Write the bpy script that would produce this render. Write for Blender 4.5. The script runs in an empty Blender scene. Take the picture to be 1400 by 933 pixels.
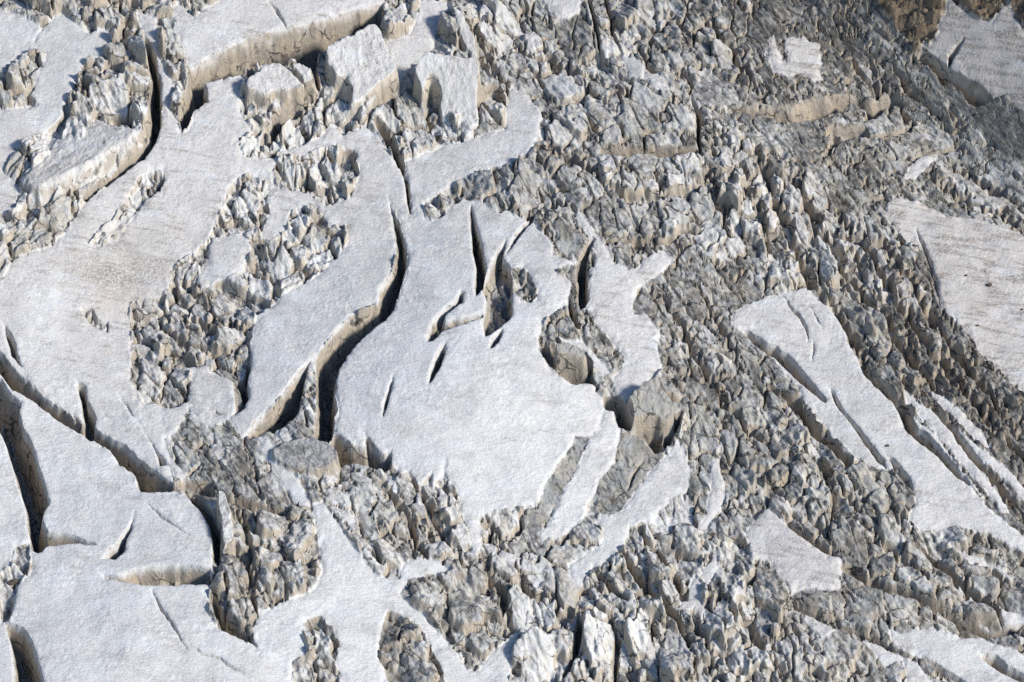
import bpy, bmesh, math, random
import numpy as np

# ------------------------------------------------------------------ camera, sky, sun, exposure
scene = bpy.context.scene
PITCH, SLOPE, DIST, FPX = math.radians(35), math.radians(15), 900.0, 6000.0
W0, H0 = 1400.0, 933.0
MPP = DIST / FPX                                   # metres per photo pixel at the centre
cam_data = bpy.data.cameras.new('camera')
cam = bpy.data.objects.new('camera', cam_data)
scene.collection.objects.link(cam)
cam.location = (0, -DIST * math.cos(PITCH), DIST * math.sin(PITCH))
cam.rotation_euler = (math.pi / 2 - PITCH, 0, 0)
cam_data.sensor_width = 36.0
cam_data.lens = FPX / W0 * 36.0
cam_data.clip_start, cam_data.clip_end = 5.0, 6000.0
scene.camera = cam

SUN_EL, SUN_AZ = math.radians(33), math.radians(118)   # azimuth clockwise from +Y (up-glacier)
world = bpy.data.worlds.new('World'); scene.world = world; world.use_nodes = True
wn = world.node_tree; bg = wn.nodes['Background']
sky = wn.nodes.new('ShaderNodeTexSky'); sky.sky_type = 'NISHITA'; sky.sun_disc = False
sky.sun_elevation = SUN_EL; sky.sun_rotation = SUN_AZ; sky.altitude = 2500
wn.links.new(sky.outputs[0], bg.inputs[0]); bg.inputs[1].default_value = 0.09
sl = bpy.data.lights.new('sun', 'SUN'); sl.energy = 3.4; sl.angle = math.radians(9); sl.color = (1.0, 0.93, 0.83)
sun = bpy.data.objects.new('sun', sl); scene.collection.objects.link(sun)
sun.rotation_euler = (math.pi / 2 - SUN_EL, 0, math.pi - SUN_AZ)
vs = scene.view_settings
vs.view_transform = 'Standard'; vs.look = 'None'; vs.gamma = 1.0; vs.exposure = 0.46; vs.use_curve_mapping = False

scene.cycles.use_denoising = False; scene.cycles.diffuse_bounces = 1; scene.cycles.max_bounces = 4
rng = np.random.default_rng(7)
random.seed(7)
F = np.float32

# ------------------------------------------------------------------ numpy helpers
def _hash(ix, iy, seed):
    h = (ix.astype(np.uint32) * np.uint32(374761393) + iy.astype(np.uint32) * np.uint32(668265263) + np.uint32(seed * 974634777 & 0xffffffff))
    h = (h ^ (h >> np.uint32(13))) * np.uint32(1274126177)
    return h ^ (h >> np.uint32(16))

_GA = np.linspace(0, 2 * math.pi, 64, endpoint=False)
_GX, _GY = np.cos(_GA).astype(F), np.sin(_GA).astype(F)

def perlin(x, y, seed=0):
    fx, fy = np.floor(x), np.floor(y)
    ix, iy = fx.astype(np.int64), fy.astype(np.int64)
    x = (x - fx).astype(F); y = (y - fy).astype(F)
    u = x * x * x * (x * (x * 6 - 15) + 10); v = y * y * y * (y * (y * 6 - 15) + 10)
    def g(dx, dy):
        k = (_hash(ix + dx, iy + dy, seed) & np.uint32(63)).astype(np.int64)
        return _GX[k] * (x - dx) + _GY[k] * (y - dy)
    a = g(0, 0); a += u * (g(1, 0) - a)
    b = g(0, 1); b += u * (g(1, 1) - b)
    return (a + v * (b - a)) * F(1.5)

def fbm(x, y, octs, seed=0, gain=.5, ridged=False):
    t = 0; a = 1.0; s = 0
    for o in range(octs):
        n = perlin(x * 2 ** o + 17.3 * o, y * 2 ** o - 9.1 * o, seed + o)
        if ridged: n = 1 - 2 * np.abs(n)
        t = t + a * n; s += a; a *= gain
    return t / F(s)

def worley(x, y, seed):
    """jittered-grid cells: distances to the two nearest points, offset from the nearest, four random numbers of its cell"""
    fx, fy = np.floor(x).astype(np.int64), np.floor(y).astype(np.int64)
    d1 = np.full(x.shape, 9., F); d2 = np.full(x.shape, 9., F); ox_ = np.zeros(x.shape, F); oy_ = np.zeros(x.shape, F); hh = np.zeros(x.shape, np.uint32)
    for j in (-1, 0, 1):
        for i in (-1, 0, 1):
            h = _hash(fx + i, fy + j, seed)
            dx = (x - fx - i).astype(F) - (h & np.uint32(255)).astype(F) / F(256); dy = (y - fy - j).astype(F) - ((h >> np.uint32(8)) & np.uint32(255)).astype(F) / F(256)
            d = np.sqrt(dx * dx + dy * dy); m = d < d1
            d2 = np.where(m, d1, np.minimum(d2, d)); d1 = np.where(m, d, d1)
            ox_ = np.where(m, dx, ox_); oy_ = np.where(m, dy, oy_); hh = np.where(m, h, hh)
    r = [((hh >> np.uint32(b)) & np.uint32(255)).astype(F) / F(127.5) - 1 for b in (16, 3, 11, 22)]
    return d1, d2, ox_, oy_, r

def sstep(a, b, x):
    t = np.clip((x - a) / (b - a), 0, 1)
    return t * t * (3 - 2 * t)

# the surface: u to the side, v up the slope, w metres straight up
cP, sP, cS, sS = math.cos(PITCH), math.sin(PITCH), math.cos(SLOPE), math.sin(SLOPE)
def base_w(u, v):
    """long swells of the glacier in metres"""
    w = 2.2 * np.sin(u / 41.0 + .8) * np.cos(v / 37.0 - .4) + 1.2 * np.sin(u / 19. - v / 26. + 2.)
    w = w - 3.0 * np.exp(-(((u + 77) / 15) ** 2 + ((v - 15) / 13) ** 2))            # hollow in the west snowfield
    w = w + 3.0 * np.exp(-(((u + 8) / 26) ** 2 + ((v + 14) / 24) ** 2))             # dome of the central snow
    r = (u - 84) * .80 + (v - 66) * .60                                             # bank rising to the rock wall
    w = w + np.where(r > 0, r * r / (r + 6.) * .9, 0)
    return w
def to_world(u, v, w):
    return u, v * cS, v * sS + w
def project(u, v, w):
    x, y, z = to_world(u, v, w)
    ry, rz = y + DIST * cP, z - DIST * sP
    d = ry * cP - rz * sP
    return W0 / 2 + FPX * x / d, H0 / 2 - FPX * (ry * sP + rz * cP) / d
K_UP = cP / MPP                                     # photo pixels per metre of height

# ------------------------------------------------------------------ what the photograph shows, in its pixels
SNOW = [  # name, label, warm tint, outline
 ('snow_tongue', 'tilted bright snow tongue narrowing upward between broken ice, beside the pebbly snow dome', .2, [(85,14),(120,46),(145,38),(154,55),(135,80),(115,85),(108,105),(95,130),(86,150),(87,160),(73,170),(50,185),(15,215),(5,233),(28,258),(20,290),(-70,300),(-70,150),(15,150),(54,144),(41,130),(62,82),(63,73),(40,71),(60,37)]),
 ('snowfield', 'broad snowfield with a dusty shaded hollow, beside the long curved crevasse', .3, [(185,20),(213,22),(215,42),(222,85),(236,112),(233,147),(249,181),(258,176),(266,152),(284,140),(278,112),(330,104),(350,125),(372,170),(385,205),(430,190),(455,172),(478,180),(500,172),(522,192),(552,240),(560,292),(556,300),(537,285),(541,340),(535,376),(515,413),(478,433),(455,458),(425,490),(388,536),(340,590),(330,600),(313,572),(290,560),(262,548),(240,590),(225,600),(238,661),(188,626),(130,586),(62,544),(20,506),(-5,480),(-70,440),(-70,380),(0,385),(20,352),(75,335),(118,275),(173,233),(213,195),(222,150),(218,105),(205,70),(195,45)]),
 ('snow_sheet', 'large smooth rippled snow sheet with short slit crevasses and jagged lower rim', .1, [(552,222),(556,240),(563,292),(556,300),(540,290),(548,310),(557,345),(554,378),(540,421),(505,453),(488,466),(463,506),(458,540),(462,558),(458,590),(480,609),(500,611),(500,594),(510,609),(525,621),(534,616),(538,636),(550,646),(560,641),(568,656),(576,662),(590,648),(592,662),(600,656),(610,632),(612,655),(623,666),(630,690),(636,719),(648,757),(653,760),(658,744),(656,704),(678,698),(718,692),(735,690),(745,662),(768,628),(783,607),(785,594),(804,596),(818,590),(822,570),(828,556),(822,545),(815,535),(812,525),(783,524),(765,514),(750,502),(738,480),(735,462),(742,440),(755,430),(778,415),(780,385),(757,370),(790,357),(757,350),(755,335),(728,300),(705,297),(690,287),(682,292),(660,280),(632,272),(613,284),(607,296),(590,303),(582,298),(578,276),(595,266),(620,250),(660,233),(707,220),(725,208),(737,183),(740,155),(725,135),(700,118),(692,140),(690,176),(650,188),(612,198),(585,207),(565,218)]),
 ('snow_shelf', 'flat pale snow shelf ending in a long tan ice cliff', .45, [(265,25),(300,0),(310,-60),(560,-60),(525,3),(485,14),(425,32),(392,39),(350,50),(300,70),(275,85),(258,95),(250,70),(240,40),(235,10),(245,5)]),
 ('snow_patch', 'forked snow patch beside a narrow grey crevasse, bordering rubbly grey ice', .3, [(783,288),(795,292),(800,300),(815,318),(830,340),(840,358),(858,369),(874,366),(880,352),(906,343),(921,355),(902,375),(885,385),(872,395),(864,420),(866,432),(884,430),(900,452),(900,480),(905,505),(895,515),(888,525),(875,540),(858,548),(840,535),(838,515),(850,505),(855,490),(840,470),(828,455),(812,440),(812,425),(800,425),(803,420),(798,422),(810,365),(817,350),(812,340),(800,315),(788,300)]),
 ('snow_strip', 'thin snow strip lying between two fractured ice gaps above a tan block', .1, [(772,466),(795,466),(808,481),(830,501),(835,511),(825,513),(810,496),(785,476),(765,462)]),
 ('snow_strip', 'white snow strip hanging from the smooth sheet, between two grey ice bands', .1, [(838,551),(841,575),(850,586),(843,606),(840,631),(820,654),(813,674),(803,684),(800,702),(795,712),(778,726),(758,736),(742,737),(737,730),(745,722),(755,709),(760,690),(775,665),(790,638),(803,610),(805,597),(818,590),(822,570),(825,558)]),
 ('snow_strip', 'wide ragged snow strip with pointed top, running down to a hooked lower end', .1, [(927,603),(936,616),(944,641),(941,666),(933,674),(921,679),(908,692),(898,699),(890,714),(860,720),(859,732),(853,737),(853,744),(845,758),(820,774),(810,777),(800,792),(790,802),(780,792),(778,772),(805,754),(812,752),(823,742),(823,724),(816,714),(825,703),(835,709),(840,700),(848,699),(860,684),(875,664),(893,641),(911,621)]),
 ('snow_strip', 'very narrow upright snow strip on grey ice next to the ragged strip', .2, [(972,628),(983,626),(985,647),(990,661),(992,680),(985,695),(978,705),(965,726),(953,732),(951,724),(962,712),(968,690),(972,660)]),
 ('snow_patch', 'small leaf-shaped snow patch on grey ice below the narrow upright strip', .2, [(978,742),(982,759),(978,787),(968,803),(956,788),(973,764)]),
 ('snow_patch', 'small bone-shaped snow patch lying among lumpy ice below the leaf-shaped patch', .2, [(951,789),(963,802),(958,812),(963,834),(960,849),(951,829),(936,837),(923,834),(938,819),(943,799)]),
 ('snow_patch', 'smooth plain snow patch with pointed sides beside a brown ice ledge', .55, [(1050,695),(1075,714),(1105,742),(1135,757),(1150,764),(1153,779),(1148,787),(1150,799),(1147,805),(1110,804),(1090,807),(1082,814),(1070,792),(1050,764),(1040,766),(1028,765),(1023,744),(1018,732),(1033,711),(1045,697)]),
 ('snow_slab', 'long slanting snow slab cut by parallel diagonal crevasses and thin cracks', .3, [(1050,405),(1070,402),(1102,393),(1125,413),(1140,426),(1153,449),(1158,467),(1170,486),(1180,509),(1200,531),(1223,549),(1235,566),(1235,584),(1250,596),(1268,614),(1290,631),(1313,654),(1333,671),(1350,695),(1375,715),(1400,735),(1470,780),(1470,800),(1400,757),(1375,744),(1350,729),(1325,724),(1300,719),(1280,724),(1258,722),(1240,712),(1252,690),(1248,660),(1225,640),(1200,640),(1170,625),(1150,605),(1120,580),(1098,545),(1090,525),(1065,500),(1040,475),(1012,450),(998,440),(1003,428),(1020,415),(1035,410)]),
 ('snow_strip', 'slim snow sliver split off along the edge of the slanting slab', .3, [(1234,531),(1250,545),(1260,555),(1285,565),(1300,590),(1320,615),(1340,640),(1365,675),(1380,700),(1370,700),(1340,662),(1310,630),(1290,605),(1265,580),(1255,565),(1240,550)]),
 ('snow_strip', 'short snow sliver at the edge of the dark streaky ice, beyond the slab', .3, [(1275,538),(1290,541),(1313,563),(1338,586),(1356,612),(1348,612),(1325,592),(1300,568),(1283,552)]),
 ('snow_strip', 'thin outer snow sliver between two dark gaps beside the streaky ice', .3, [(1303,581),(1333,606),(1363,629),(1383,646),(1400,666),(1430,700),(1410,692),(1375,655),(1345,630),(1315,605)]),
 ('snow_strip', 'snow sliver directly along the rim of the slanting slab', .3, [(1248,571),(1275,591),(1295,616),(1310,636),(1325,655),(1345,680),(1305,645),(1280,612),(1255,585)]),
 ('snowfield', 'wide pinkish snowfield dotted with dark stones, beside the streaky ice', .8, [(1223,268),(1250,275),(1275,285),(1293,295),(1313,297),(1350,305),(1375,313),(1400,323),(1470,345),(1470,580),(1430,560),(1400,536),(1375,516),(1358,496),(1338,481),(1333,466),(1315,449),(1300,431),(1287,420),(1282,393),(1273,363),(1262,340),(1250,333),(1230,320),(1210,290),(1213,278)]),
 ('snow_patch', 'isolated round snow patch with a curled arm on dark dirty ice', .6, [(1052,50),(1057,45),(1060,62),(1070,83),(1078,85),(1075,65),(1077,53),(1100,51),(1120,62),(1123,78),(1125,88),(1118,90),(1125,108),(1115,112),(1095,100),(1075,105),(1060,98),(1052,82)]),
 ('snow_patch', 'small oval snow patch at the top of the jumbled icefall', .5, [(743,-20),(795,-20),(793,15),(778,24),(763,22),(748,10)]),
 ('snow_patch', 'small pointed snow patch on grey jumbled ice, beside its twin fleck', .5, [(850,78),(865,78),(881,90),(880,108),(860,105)]),
 ('snow_patch', 'elongated small snow fleck on the grey jumbled ice', .5, [(882,95),(910,108),(918,128),(900,123),(882,108)]),
 ('snow_patch', 'small snow wedge on the icy bank beneath the rock wall moraine', .4, [(1258,210),(1287,206),(1270,225),(1252,243),(1236,243),(1245,228)]),
 ('snowfield', 'slabby snowfield of big cracked snow plates with a tan lens-shaped crevasse', .15, [(-70,470),(0,510),(50,551),(105,592),(150,616),(163,634),(187,649),(192,672),(222,672),(265,678),(278,695),(292,715),(290,775),(286,800),(283,835),(300,860),(350,885),(345,870),(355,835),(385,825),(430,805),(440,785),(437,750),(430,720),(428,690),(440,685),(455,705),(475,735),(500,770),(520,790),(545,790),(550,775),(560,766),(590,765),(610,775),(618,783),(590,785),(570,790),(555,795),(548,812),(560,825),(580,840),(600,865),(625,895),(640,917),(655,915),(670,890),(690,880),(715,860),(748,880),(740,875),(710,868),(700,890),(690,1010),(-70,1010)]),
 ('snow_strip', 'narrow snow strip beside a black crack on the dirty grey ice', .1, [(190,572),(200,582),(216,600),(233,628),(256,652),(242,653),(228,636),(213,614),(198,590)]),
 ('snow_strip', 'pale snow strip crossing the dirty grey ice beneath the side branch crevasse', .1, [(352,594),(366,603),(396,638),(416,668),(424,690),(411,693),(394,672),(374,642),(357,612)]),
 ('snow_strip', 'faint short snow strip on the dirty grey ice below the chaotic blocks', .2, [(212,482),(226,488),(246,512),(262,545),(300,566),(318,572),(290,582),(262,566),(240,530)]),
 ('snow_patch', 'smooth bluish snow pad between ice lumps above the chaotic blocks', .2, [(290,325),(330,318),(345,338),(330,370),(300,385),(275,395),(268,388),(283,355)]),
 ('snow_patch', 'long bluish snow patch at the lower edge, beneath grey fractured ice', .3, [(1215,859),(1235,867),(1255,859),(1275,859),(1300,869),(1320,872),(1338,869),(1363,882),(1400,896),(1470,930),(1470,1010),(1340,1010),(1310,930),(1275,905),(1255,897),(1240,890),(1222,877)]),
 ('snow_patch', 'snow patch split by a dark crack from the long bluish patch', .3, [(1180,872),(1195,880),(1215,890),(1250,905),(1258,912),(1280,940),(1245,960),(1235,902),(1213,910),(1200,900)]),
 ('snow_patch', 'small triangular snow patch above a long dark crack in grey ice', .3, [(1100,835),(1115,844),(1143,862),(1123,874),(1108,859)]),
 ('snow_strip', 'thin snow strip tucked behind grey ridges under the slab', .3, [(1300,749),(1325,759),(1350,767),(1375,781),(1350,777),(1325,769)]),
 ('snow_patch', 'small snow patch on the brown layered ice ledge', .3, [(1363,835),(1400,843),(1440,850),(1440,862),(1400,852),(1373,856)]),
 ('snow_patch', 'steep pinkish snow patch lying against the brown rock', .9, [(1283,-60),(1299,-60),(1300,0),(1318,15),(1338,28),(1355,30),(1365,20),(1370,10),(1383,5),(1385,23),(1400,45),(1470,100),(1470,190),(1400,153),(1375,130),(1360,133),(1345,120),(1320,108),(1303,98),(1290,88),(1275,73),(1260,60),(1280,57),(1285,40),(1280,33),(1295,18)]),
 ('snow_patch', 'bluish shaded snow lying low between tall ice towers', .0, [(575,0),(610,0),(618,20),(600,35),(590,70),(572,95),(545,112),(530,70),(530,55),(555,50),(570,25)]),
 ('snow_patch', 'bluish shaded snow in the corner above the bright tilted tongue', .1, [(-70,15),(15,15),(45,30),(58,38),(38,72),(5,95),(-70,95)]),
]
ROUGH = [  # broken ice showing through the snow
 [(20,745),(40,742),(43,765),(40,785),(25,800),(18,830),(10,850),(2,850),(-5,800),(0,780),(15,775)],
 [(205,233),(222,233),(226,245),(218,262),(200,275),(180,300),(160,325),(140,335),(120,335),(135,315),(155,300),(165,280),(175,265),(195,240)],
 [(312,255),(340,237),(365,248),(369,290),(356,325),(372,328),(392,313),(396,292),(412,282),(432,283),(452,312),(472,305),(475,330),(462,350),(435,375),(385,405),(350,435),(343,470),(341,510),(335,560),(322,565),(318,520),(300,512),(280,500),(245,505),(215,480),(205,475),(180,468),(176,430),(178,412),(220,404),(232,390),(232,372),(245,358),(265,345),(285,325),(297,300),(308,275)],
 [(372,233),(380,215),(395,210),(415,215),(430,205),(455,200),(485,205),(491,235),(480,270),(465,275),(445,283),(440,275),(420,265),(395,262),(378,255)],
 [(328,125),(345,112),(355,125),(352,150),(370,165),(385,205),(375,215),(360,217),(335,215),(325,195),(345,180),(330,155)],
 [(385,195),(382,182),(400,150),(420,138),(440,130),(470,125),(480,135),(495,160),(492,175),(478,178),(470,185),(455,170),(435,170),(430,190),(410,200),(395,200)],
 [(418,845),(438,840),(455,862),(463,885),(458,905),(473,950),(400,950),(398,905),(422,893),(412,867)],
 [(522,855),(530,835),(548,840),(575,860),(590,885),(600,907),(615,950),(535,950),(525,912),(515,895)],
 [(700,365),(715,364),(727,378),(735,395),(732,410),(715,412),(700,400),(690,385)],
 [(262,508),(258,548),(232,560),(215,552),(196,556),(178,520),(180,470),(215,478),(245,503)],
]
FLAT = [  # smooth grey ice with hardly any relief
 [(785,594),(804,596),(803,609),(788,636),(775,664),(758,687),(745,712),(735,725),(718,722),(715,705),(740,690),(740,680),(745,662),(760,645),(768,628),(783,607)],
 [(853,589),(885,599),(894,614),(893,621),(907,622),(873,667),(848,699),(835,705),(820,700),(813,677),(820,655),(843,632),(845,607)],
 [(1250,80),(1280,105),(1300,115),(1325,143),(1358,136),(1400,155),(1470,190),(1470,270),(1400,225),(1375,215),(1345,180),(1312,150),(1275,113)],
]
ROCK = [
 ('rock_outcrop', 'brown lichen-stained rock outcrop above the edge of the glacier', [(1197,0),(1190,-70),(1285,-70),(1293,15),(1280,35),(1283,45),(1270,62),(1260,58),(1257,73),(1248,73),(1240,50),(1225,38),(1215,25)]),
 ('rock_outcrop', 'brown rock outcrop notched into the upper rim of the pinkish snow', [(1299,-70),(1303,0),(1320,14),(1338,27),(1354,30),(1366,20),(1368,9),(1378,0),(1388,20),(1410,45),(1480,90),(1480,-70)]),
]
def crack(pts, w):
    """outline of a crack of width w px along a line, tapering to both ends"""
    p = np.array(pts, float); n = len(p)
    t = np.gradient(p, axis=0); t /= np.linalg.norm(t, axis=1, keepdims=True) + 1e-9
    nn = np.stack([-t[:, 1], t[:, 0]], 1)
    k = np.ones(n); k[0] = .25; k[-1] = .25
    off = nn * (w / 2 * k)[:, None]
    return [tuple(q) for q in p + off] + [tuple(q) for q in (p - off)[::-1]]
CREV = [  # label, depth m, outline
 ('dark winding crevasse running between the pebbly snow dome and a snow ridge', 9, [(198,48),(213,72),(218,105),(222,140),(221,170),(213,195),(198,218),(173,233),(150,250),(128,265),(118,275),(112,272),(125,258),(145,243),(165,225),(187,208),(204,186),(205,165),(203,130),(208,105),(200,82),(195,50)]),
 ('long trench with tan ice cliff below the flat snow shelf', 12, [(258,95),(275,85),(300,70),(330,58),(350,50),(392,39),(425,32),(485,14),(522,3),(528,30),(515,45),(505,42),(447,66),(436,75),(432,95),(440,130),(432,125),(425,95),(408,83),(390,85),(350,95),(330,104),(300,107),(280,112),(276,128),(266,125),(258,110)]),
 ('dark notch crevasse at the foot of a snow ridge beside the tan cliff', 8, [(258,112),(276,112),(284,122),(283,140),(266,152),(257,174),(248,180),(245,165),(250,140),(254,125)]),
 ('wedge-shaped crevasse tapering to a thin crack in the snow', 6, [(508,165),(515,168),(535,180),(540,195),(552,222),(555,240),(560,265),(563,292),(560,292),(556,265),(552,240),(540,220),(522,190)]),
 ('long S-curved crevasse along the rim of the large smooth snow sheet', 9, [(531,268),(537,288),(548,310),(555,333),(557,358),(554,378),(545,403),(540,421),(525,441),(505,453),(492,467),(475,486),(463,506),(458,526),(458,541),(462,558),(458,570),(457,590),(448,606),(443,614),(433,604),(430,590),(433,560),(432,540),(433,515),(432,490),(442,474),(455,458),(465,445),(478,433),(497,426),(515,413),(520,393),(535,376),(541,358),(543,340),(540,320),(536,295)]),
 ('side branch crevasse next to a thin snow fin, joining the S-curved one', 9, [(425,490),(408,510),(388,536),(372,558),(350,575),(338,592),(342,600),(350,597),(375,586),(398,574),(410,561),(413,541),(416,526),(420,506)]),
 ('ragged undercut gap along the lower rim of the large smooth snow sheet', 7, [(457,590),(480,609),(500,611),(500,594),(510,609),(525,621),(534,616),(537,632),(530,640),(515,644),(500,636),(478,630),(466,634),(468,655),(463,660),(465,630),(452,606)]),
 ('thin needle-like slit crevasse in the smooth snow sheet', 5, [(539,511),(536,531),(531,551),(524,570),(522,566),(527,544),(532,526)]),
 ('short stout slit crevasse in the smooth snow sheet', 6, [(608,468),(612,476),(606,493),(598,508),(590,521),(585,525),(587,513),(593,493),(601,476)]),
 ('tall upright grey-walled crevasse near the central rocky pit', 8, [(642,283),(642,306),(645,343),(650,363),(648,388),(650,405),(655,400),(661,393),(666,368),(661,338),(651,303),(644,280)]),
 ('hook-shaped crevasse curling away from the central rocky pit', 5, [(630,396),(622,411),(600,428),(590,441),(583,458),(584,467),(592,466),(605,452),(625,446),(645,440),(662,433),(662,426),(640,432),(608,438),(610,430),(632,415),(637,400)]),
 ('dark rubble-filled pit in the middle of the smooth snow sheet', 5, [(676,350),(692,328),(689,353),(700,370),(702,430),(686,447),(676,452),(662,460),(660,440),(665,408),(658,395),(668,373)]),
 ('small dark slot just below the central rocky pit', 4, [(690,450),(682,466),(673,477),(668,475),(672,462),(684,449)]),
 ('beaded line of small holes leading from the central pit to broken ice', 3, crack([(693,348),(704,326),(712,315),(722,305),(730,292),(748,272)], 6)),
 ('narrow grey crevasse with flat end beside the forked snow patch', 7, [(789,356),(796,346),(810,323),(814,326),(805,343),(804,358),(803,373),(805,406),(800,418),(793,423),(789,408),(787,373)]),
 ('small slot beside the narrow grey crevasse at the forked snow patch', 3, [(807,345),(813,350),(814,360),(812,366),(808,362)]),
 ('dark slanting gash below the forked snow patch', 5, [(775,400),(780,402),(786,425),(795,450),(790,455),(780,440),(776,420)]),
 ('gap with tan wall at the edge of the smooth sheet under the thin snow strip', 5, [(738,466),(745,462),(752,474),(775,470),(800,480),(812,495),(810,510),(815,524),(783,523),(765,512),(751,500),(740,480)]),
 ('dark hole and gap beneath the big brown ice boulder', 8, [(835,540),(848,541),(858,560),(870,563),(895,560),(910,572),(905,605),(908,618),(895,619),(885,604),(855,586),(845,582),(840,562),(830,560),(822,552),(828,540)]),
 ('steep dark gap between the big brown ice boulder and a small white block', 6, [(908,615),(903,600),(915,580),(930,560),(937,566),(925,590),(915,605)]),
 ('long diagonal crevasse with striped grey wall crossing the snow beside large slabs', 8, [(-70,430),(-30,455),(0,481),(20,506),(38,526),(62,544),(85,559),(113,581),(130,586),(153,601),(170,609),(188,626),(215,646),(238,661),(250,668),(235,672),(222,672),(195,672),(188,665),(185,647),(162,632),(150,615),(128,603),(105,591),(78,574),(50,551),(25,535),(17,533),(0,508),(-40,480),(-70,465)]),
 ('short upright crevasse joining the long diagonal striped one', 7, [(104,521),(118,530),(121,553),(132,569),(130,604),(115,591),(113,564),(108,541)]),
 ('deep dark crevasse bending into a tan undercut between two snow slabs', 11, [(-70,510),(0,516),(15,538),(30,551),(27,566),(33,586),(45,609),(53,636),(63,666),(68,686),(60,700),(58,715),(65,728),(100,732),(120,740),(137,747),(105,745),(65,746),(52,757),(43,752),(40,740),(37,720),(35,700),(30,679),(20,649),(10,616),(0,589),(-70,570)]),
 ('lens-shaped crevasse with tan striped wall in the slabby snowfield', 6, [(138,785),(160,788),(188,777),(226,772),(263,773),(288,777),(291,799),(283,799),(245,799),(200,801),(175,798),(155,794),(143,792)]),
 ('small black bird-shaped crevasse above the tan lens-shaped one', 6, [(184,700),(181,722),(173,737),(172,752),(158,764),(139,765),(150,750),(160,744),(170,729),(180,715)]),
 ('straight thin crack crossing the slab under the tan lens-shaped crevasse', 2.5, crack([(207,806),(220,829),(233,849),(255,887)], 4)),
 ('bent thin crack continuing down from the straight one on the slab', 2.5, crack([(258,882),(275,893),(300,900),(315,912),(333,923)], 3.5)),
 ('short thin crack beside the small bird-shaped crevasse', 2, crack([(200,690),(213,699),(225,709),(263,734)], 3)),
 ('dark crevasse at the lower corner of the slabby snowfield', 9, [(5,850),(15,852),(33,860),(43,875),(53,905),(68,960),(17,960),(19,907),(15,882)]),
 ('curved crevasse behind an ice slab at the edge of the slabby snowfield', 8, [(250,668),(262,668),(275,680),(290,698),(300,718),(303,735),(302,762),(292,752),(290,735),(285,715),(272,695),(258,682)]),
 ('thin tan-walled crevasse along the foot of the dirty grey ice', 4, [(238,664),(250,652),(290,655),(292,668),(305,672),(350,685),(400,695),(398,702),(350,698),(310,688),(290,680),(255,670)]),
 ('hooked dark crevasse below the chaotic ice blocks', 5, [(341,466),(345,496),(338,521),(341,541),(330,561),(313,571),(326,558),(331,541),(328,526),(321,516),(333,511)]),
 ('slanting crack along the narrow snow strip on dirty ice', 4, [(162,539),(175,556),(185,574),(200,594),(213,614),(230,636),(218,638),(213,619),(195,586),(180,569)]),
 ('small curved crevasse at the rim of the long diagonal one', 4, [(4,442),(12,452),(22,470),(25,490),(33,504),(25,498),(14,485),(8,462)]),
 ('isolated small grey hollow in the broad snowfield', 2, [(109,420),(125,421),(133,436),(148,441),(148,454),(135,451),(120,441)]),
 ('thin crack across the flat snow shelf', 3, crack([(368,2),(378,15),(384,25),(393,41)], 4)),
 ('first crevasse across the slanting snow slab, beside its thin cracks', 4.5, [(1010,448),(1025,452),(1050,470),(1062,473),(1083,489),(1100,511),(1118,531),(1131,546),(1128,551),(1115,541),(1100,529),(1080,509),(1062,491),(1050,484),(1030,468)]),
 ('clean straight pale-walled crevasse in the slanting snow slab', 4, [(1133,529),(1140,534),(1155,564),(1175,586),(1195,611),(1210,629),(1213,641),(1200,631),(1180,604),(1158,574),(1143,554)]),
 ('short pale crevasse at the end of the clean straight one', 3, [(1210,619),(1230,636),(1248,659),(1250,671),(1238,661),(1223,644)]),
 ('dark rubbly crevasse along the lower rim of the slanting slab', 6, [(1050,519),(1065,529),(1083,539),(1097,541),(1100,559),(1120,586),(1145,606),(1153,621),(1168,631),(1160,644),(1145,631),(1133,614),(1108,591),(1090,569),(1078,551),(1065,536),(1050,534)]),
 ('dark stepped gap along the upper rim of the slanting slab', 5, [(1172,488),(1182,498),(1192,512),(1206,524),(1225,545),(1234,552),(1245,570),(1252,582),(1275,600),(1296,622),(1312,643),(1330,662),(1325,664),(1305,648),(1285,627),(1262,607),(1240,590),(1235,575),(1222,552),(1198,530),(1180,510)]),
 ('dark gap between two slim snow slivers beside the slab', 4, [(1260,548),(1280,556),(1300,575),(1318,600),(1345,632),(1372,660),(1395,690),(1385,690),(1355,658),(1325,625),(1300,590),(1280,566)]),
 ('thin jagged crack in the upper part of the slanting slab', 3, crack([(1070,403),(1083,421),(1098,441),(1103,449),(1106,467)], 4)),
 ('hairline crack beside the jagged crack on the slanting slab', 2, crack([(1106,416),(1118,438),(1125,449)], 2.5)),
 ('short hooked crack near the first slab crevasse', 2, crack([(1111,466),(1113,475),(1110,494)], 3)),
 ('shallow dark crack along the side of the pinkish stony snowfield', 2, crack([(1252,313),(1262,333),(1272,361),(1280,388),(1286,420)], 5)),
 ('tan-walled crevasse crossing dark ice below the round snow patch', 6, [(990,150),(1010,143),(1050,142),(1083,143),(1105,134),(1145,128),(1170,125),(1190,135),(1222,128),(1232,133),(1210,150),(1195,163),(1180,165),(1185,150),(1165,140),(1155,148),(1130,158),(1105,165),(1065,165),(1045,155),(1010,153)]),
 ('stepped lower crevasse just beneath the tan-walled one', 4, [(1135,172),(1150,170),(1185,170),(1190,183),(1225,180),(1247,170),(1245,178),(1222,187),(1190,188),(1170,186),(1148,193),(1125,220),(1122,215),(1135,195)]),
 ('thin wavy crevasse above the small snow wedge on the icy bank', 4, [(1243,223),(1255,207),(1288,203),(1320,193),(1320,199),(1290,209),(1260,213)]),
 ('narrow tan ledge crevasse across the jumbled icefall', 5, [(820,198),(870,195),(955,198),(958,215),(950,212),(910,212),(860,210),(820,209)]),
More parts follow.
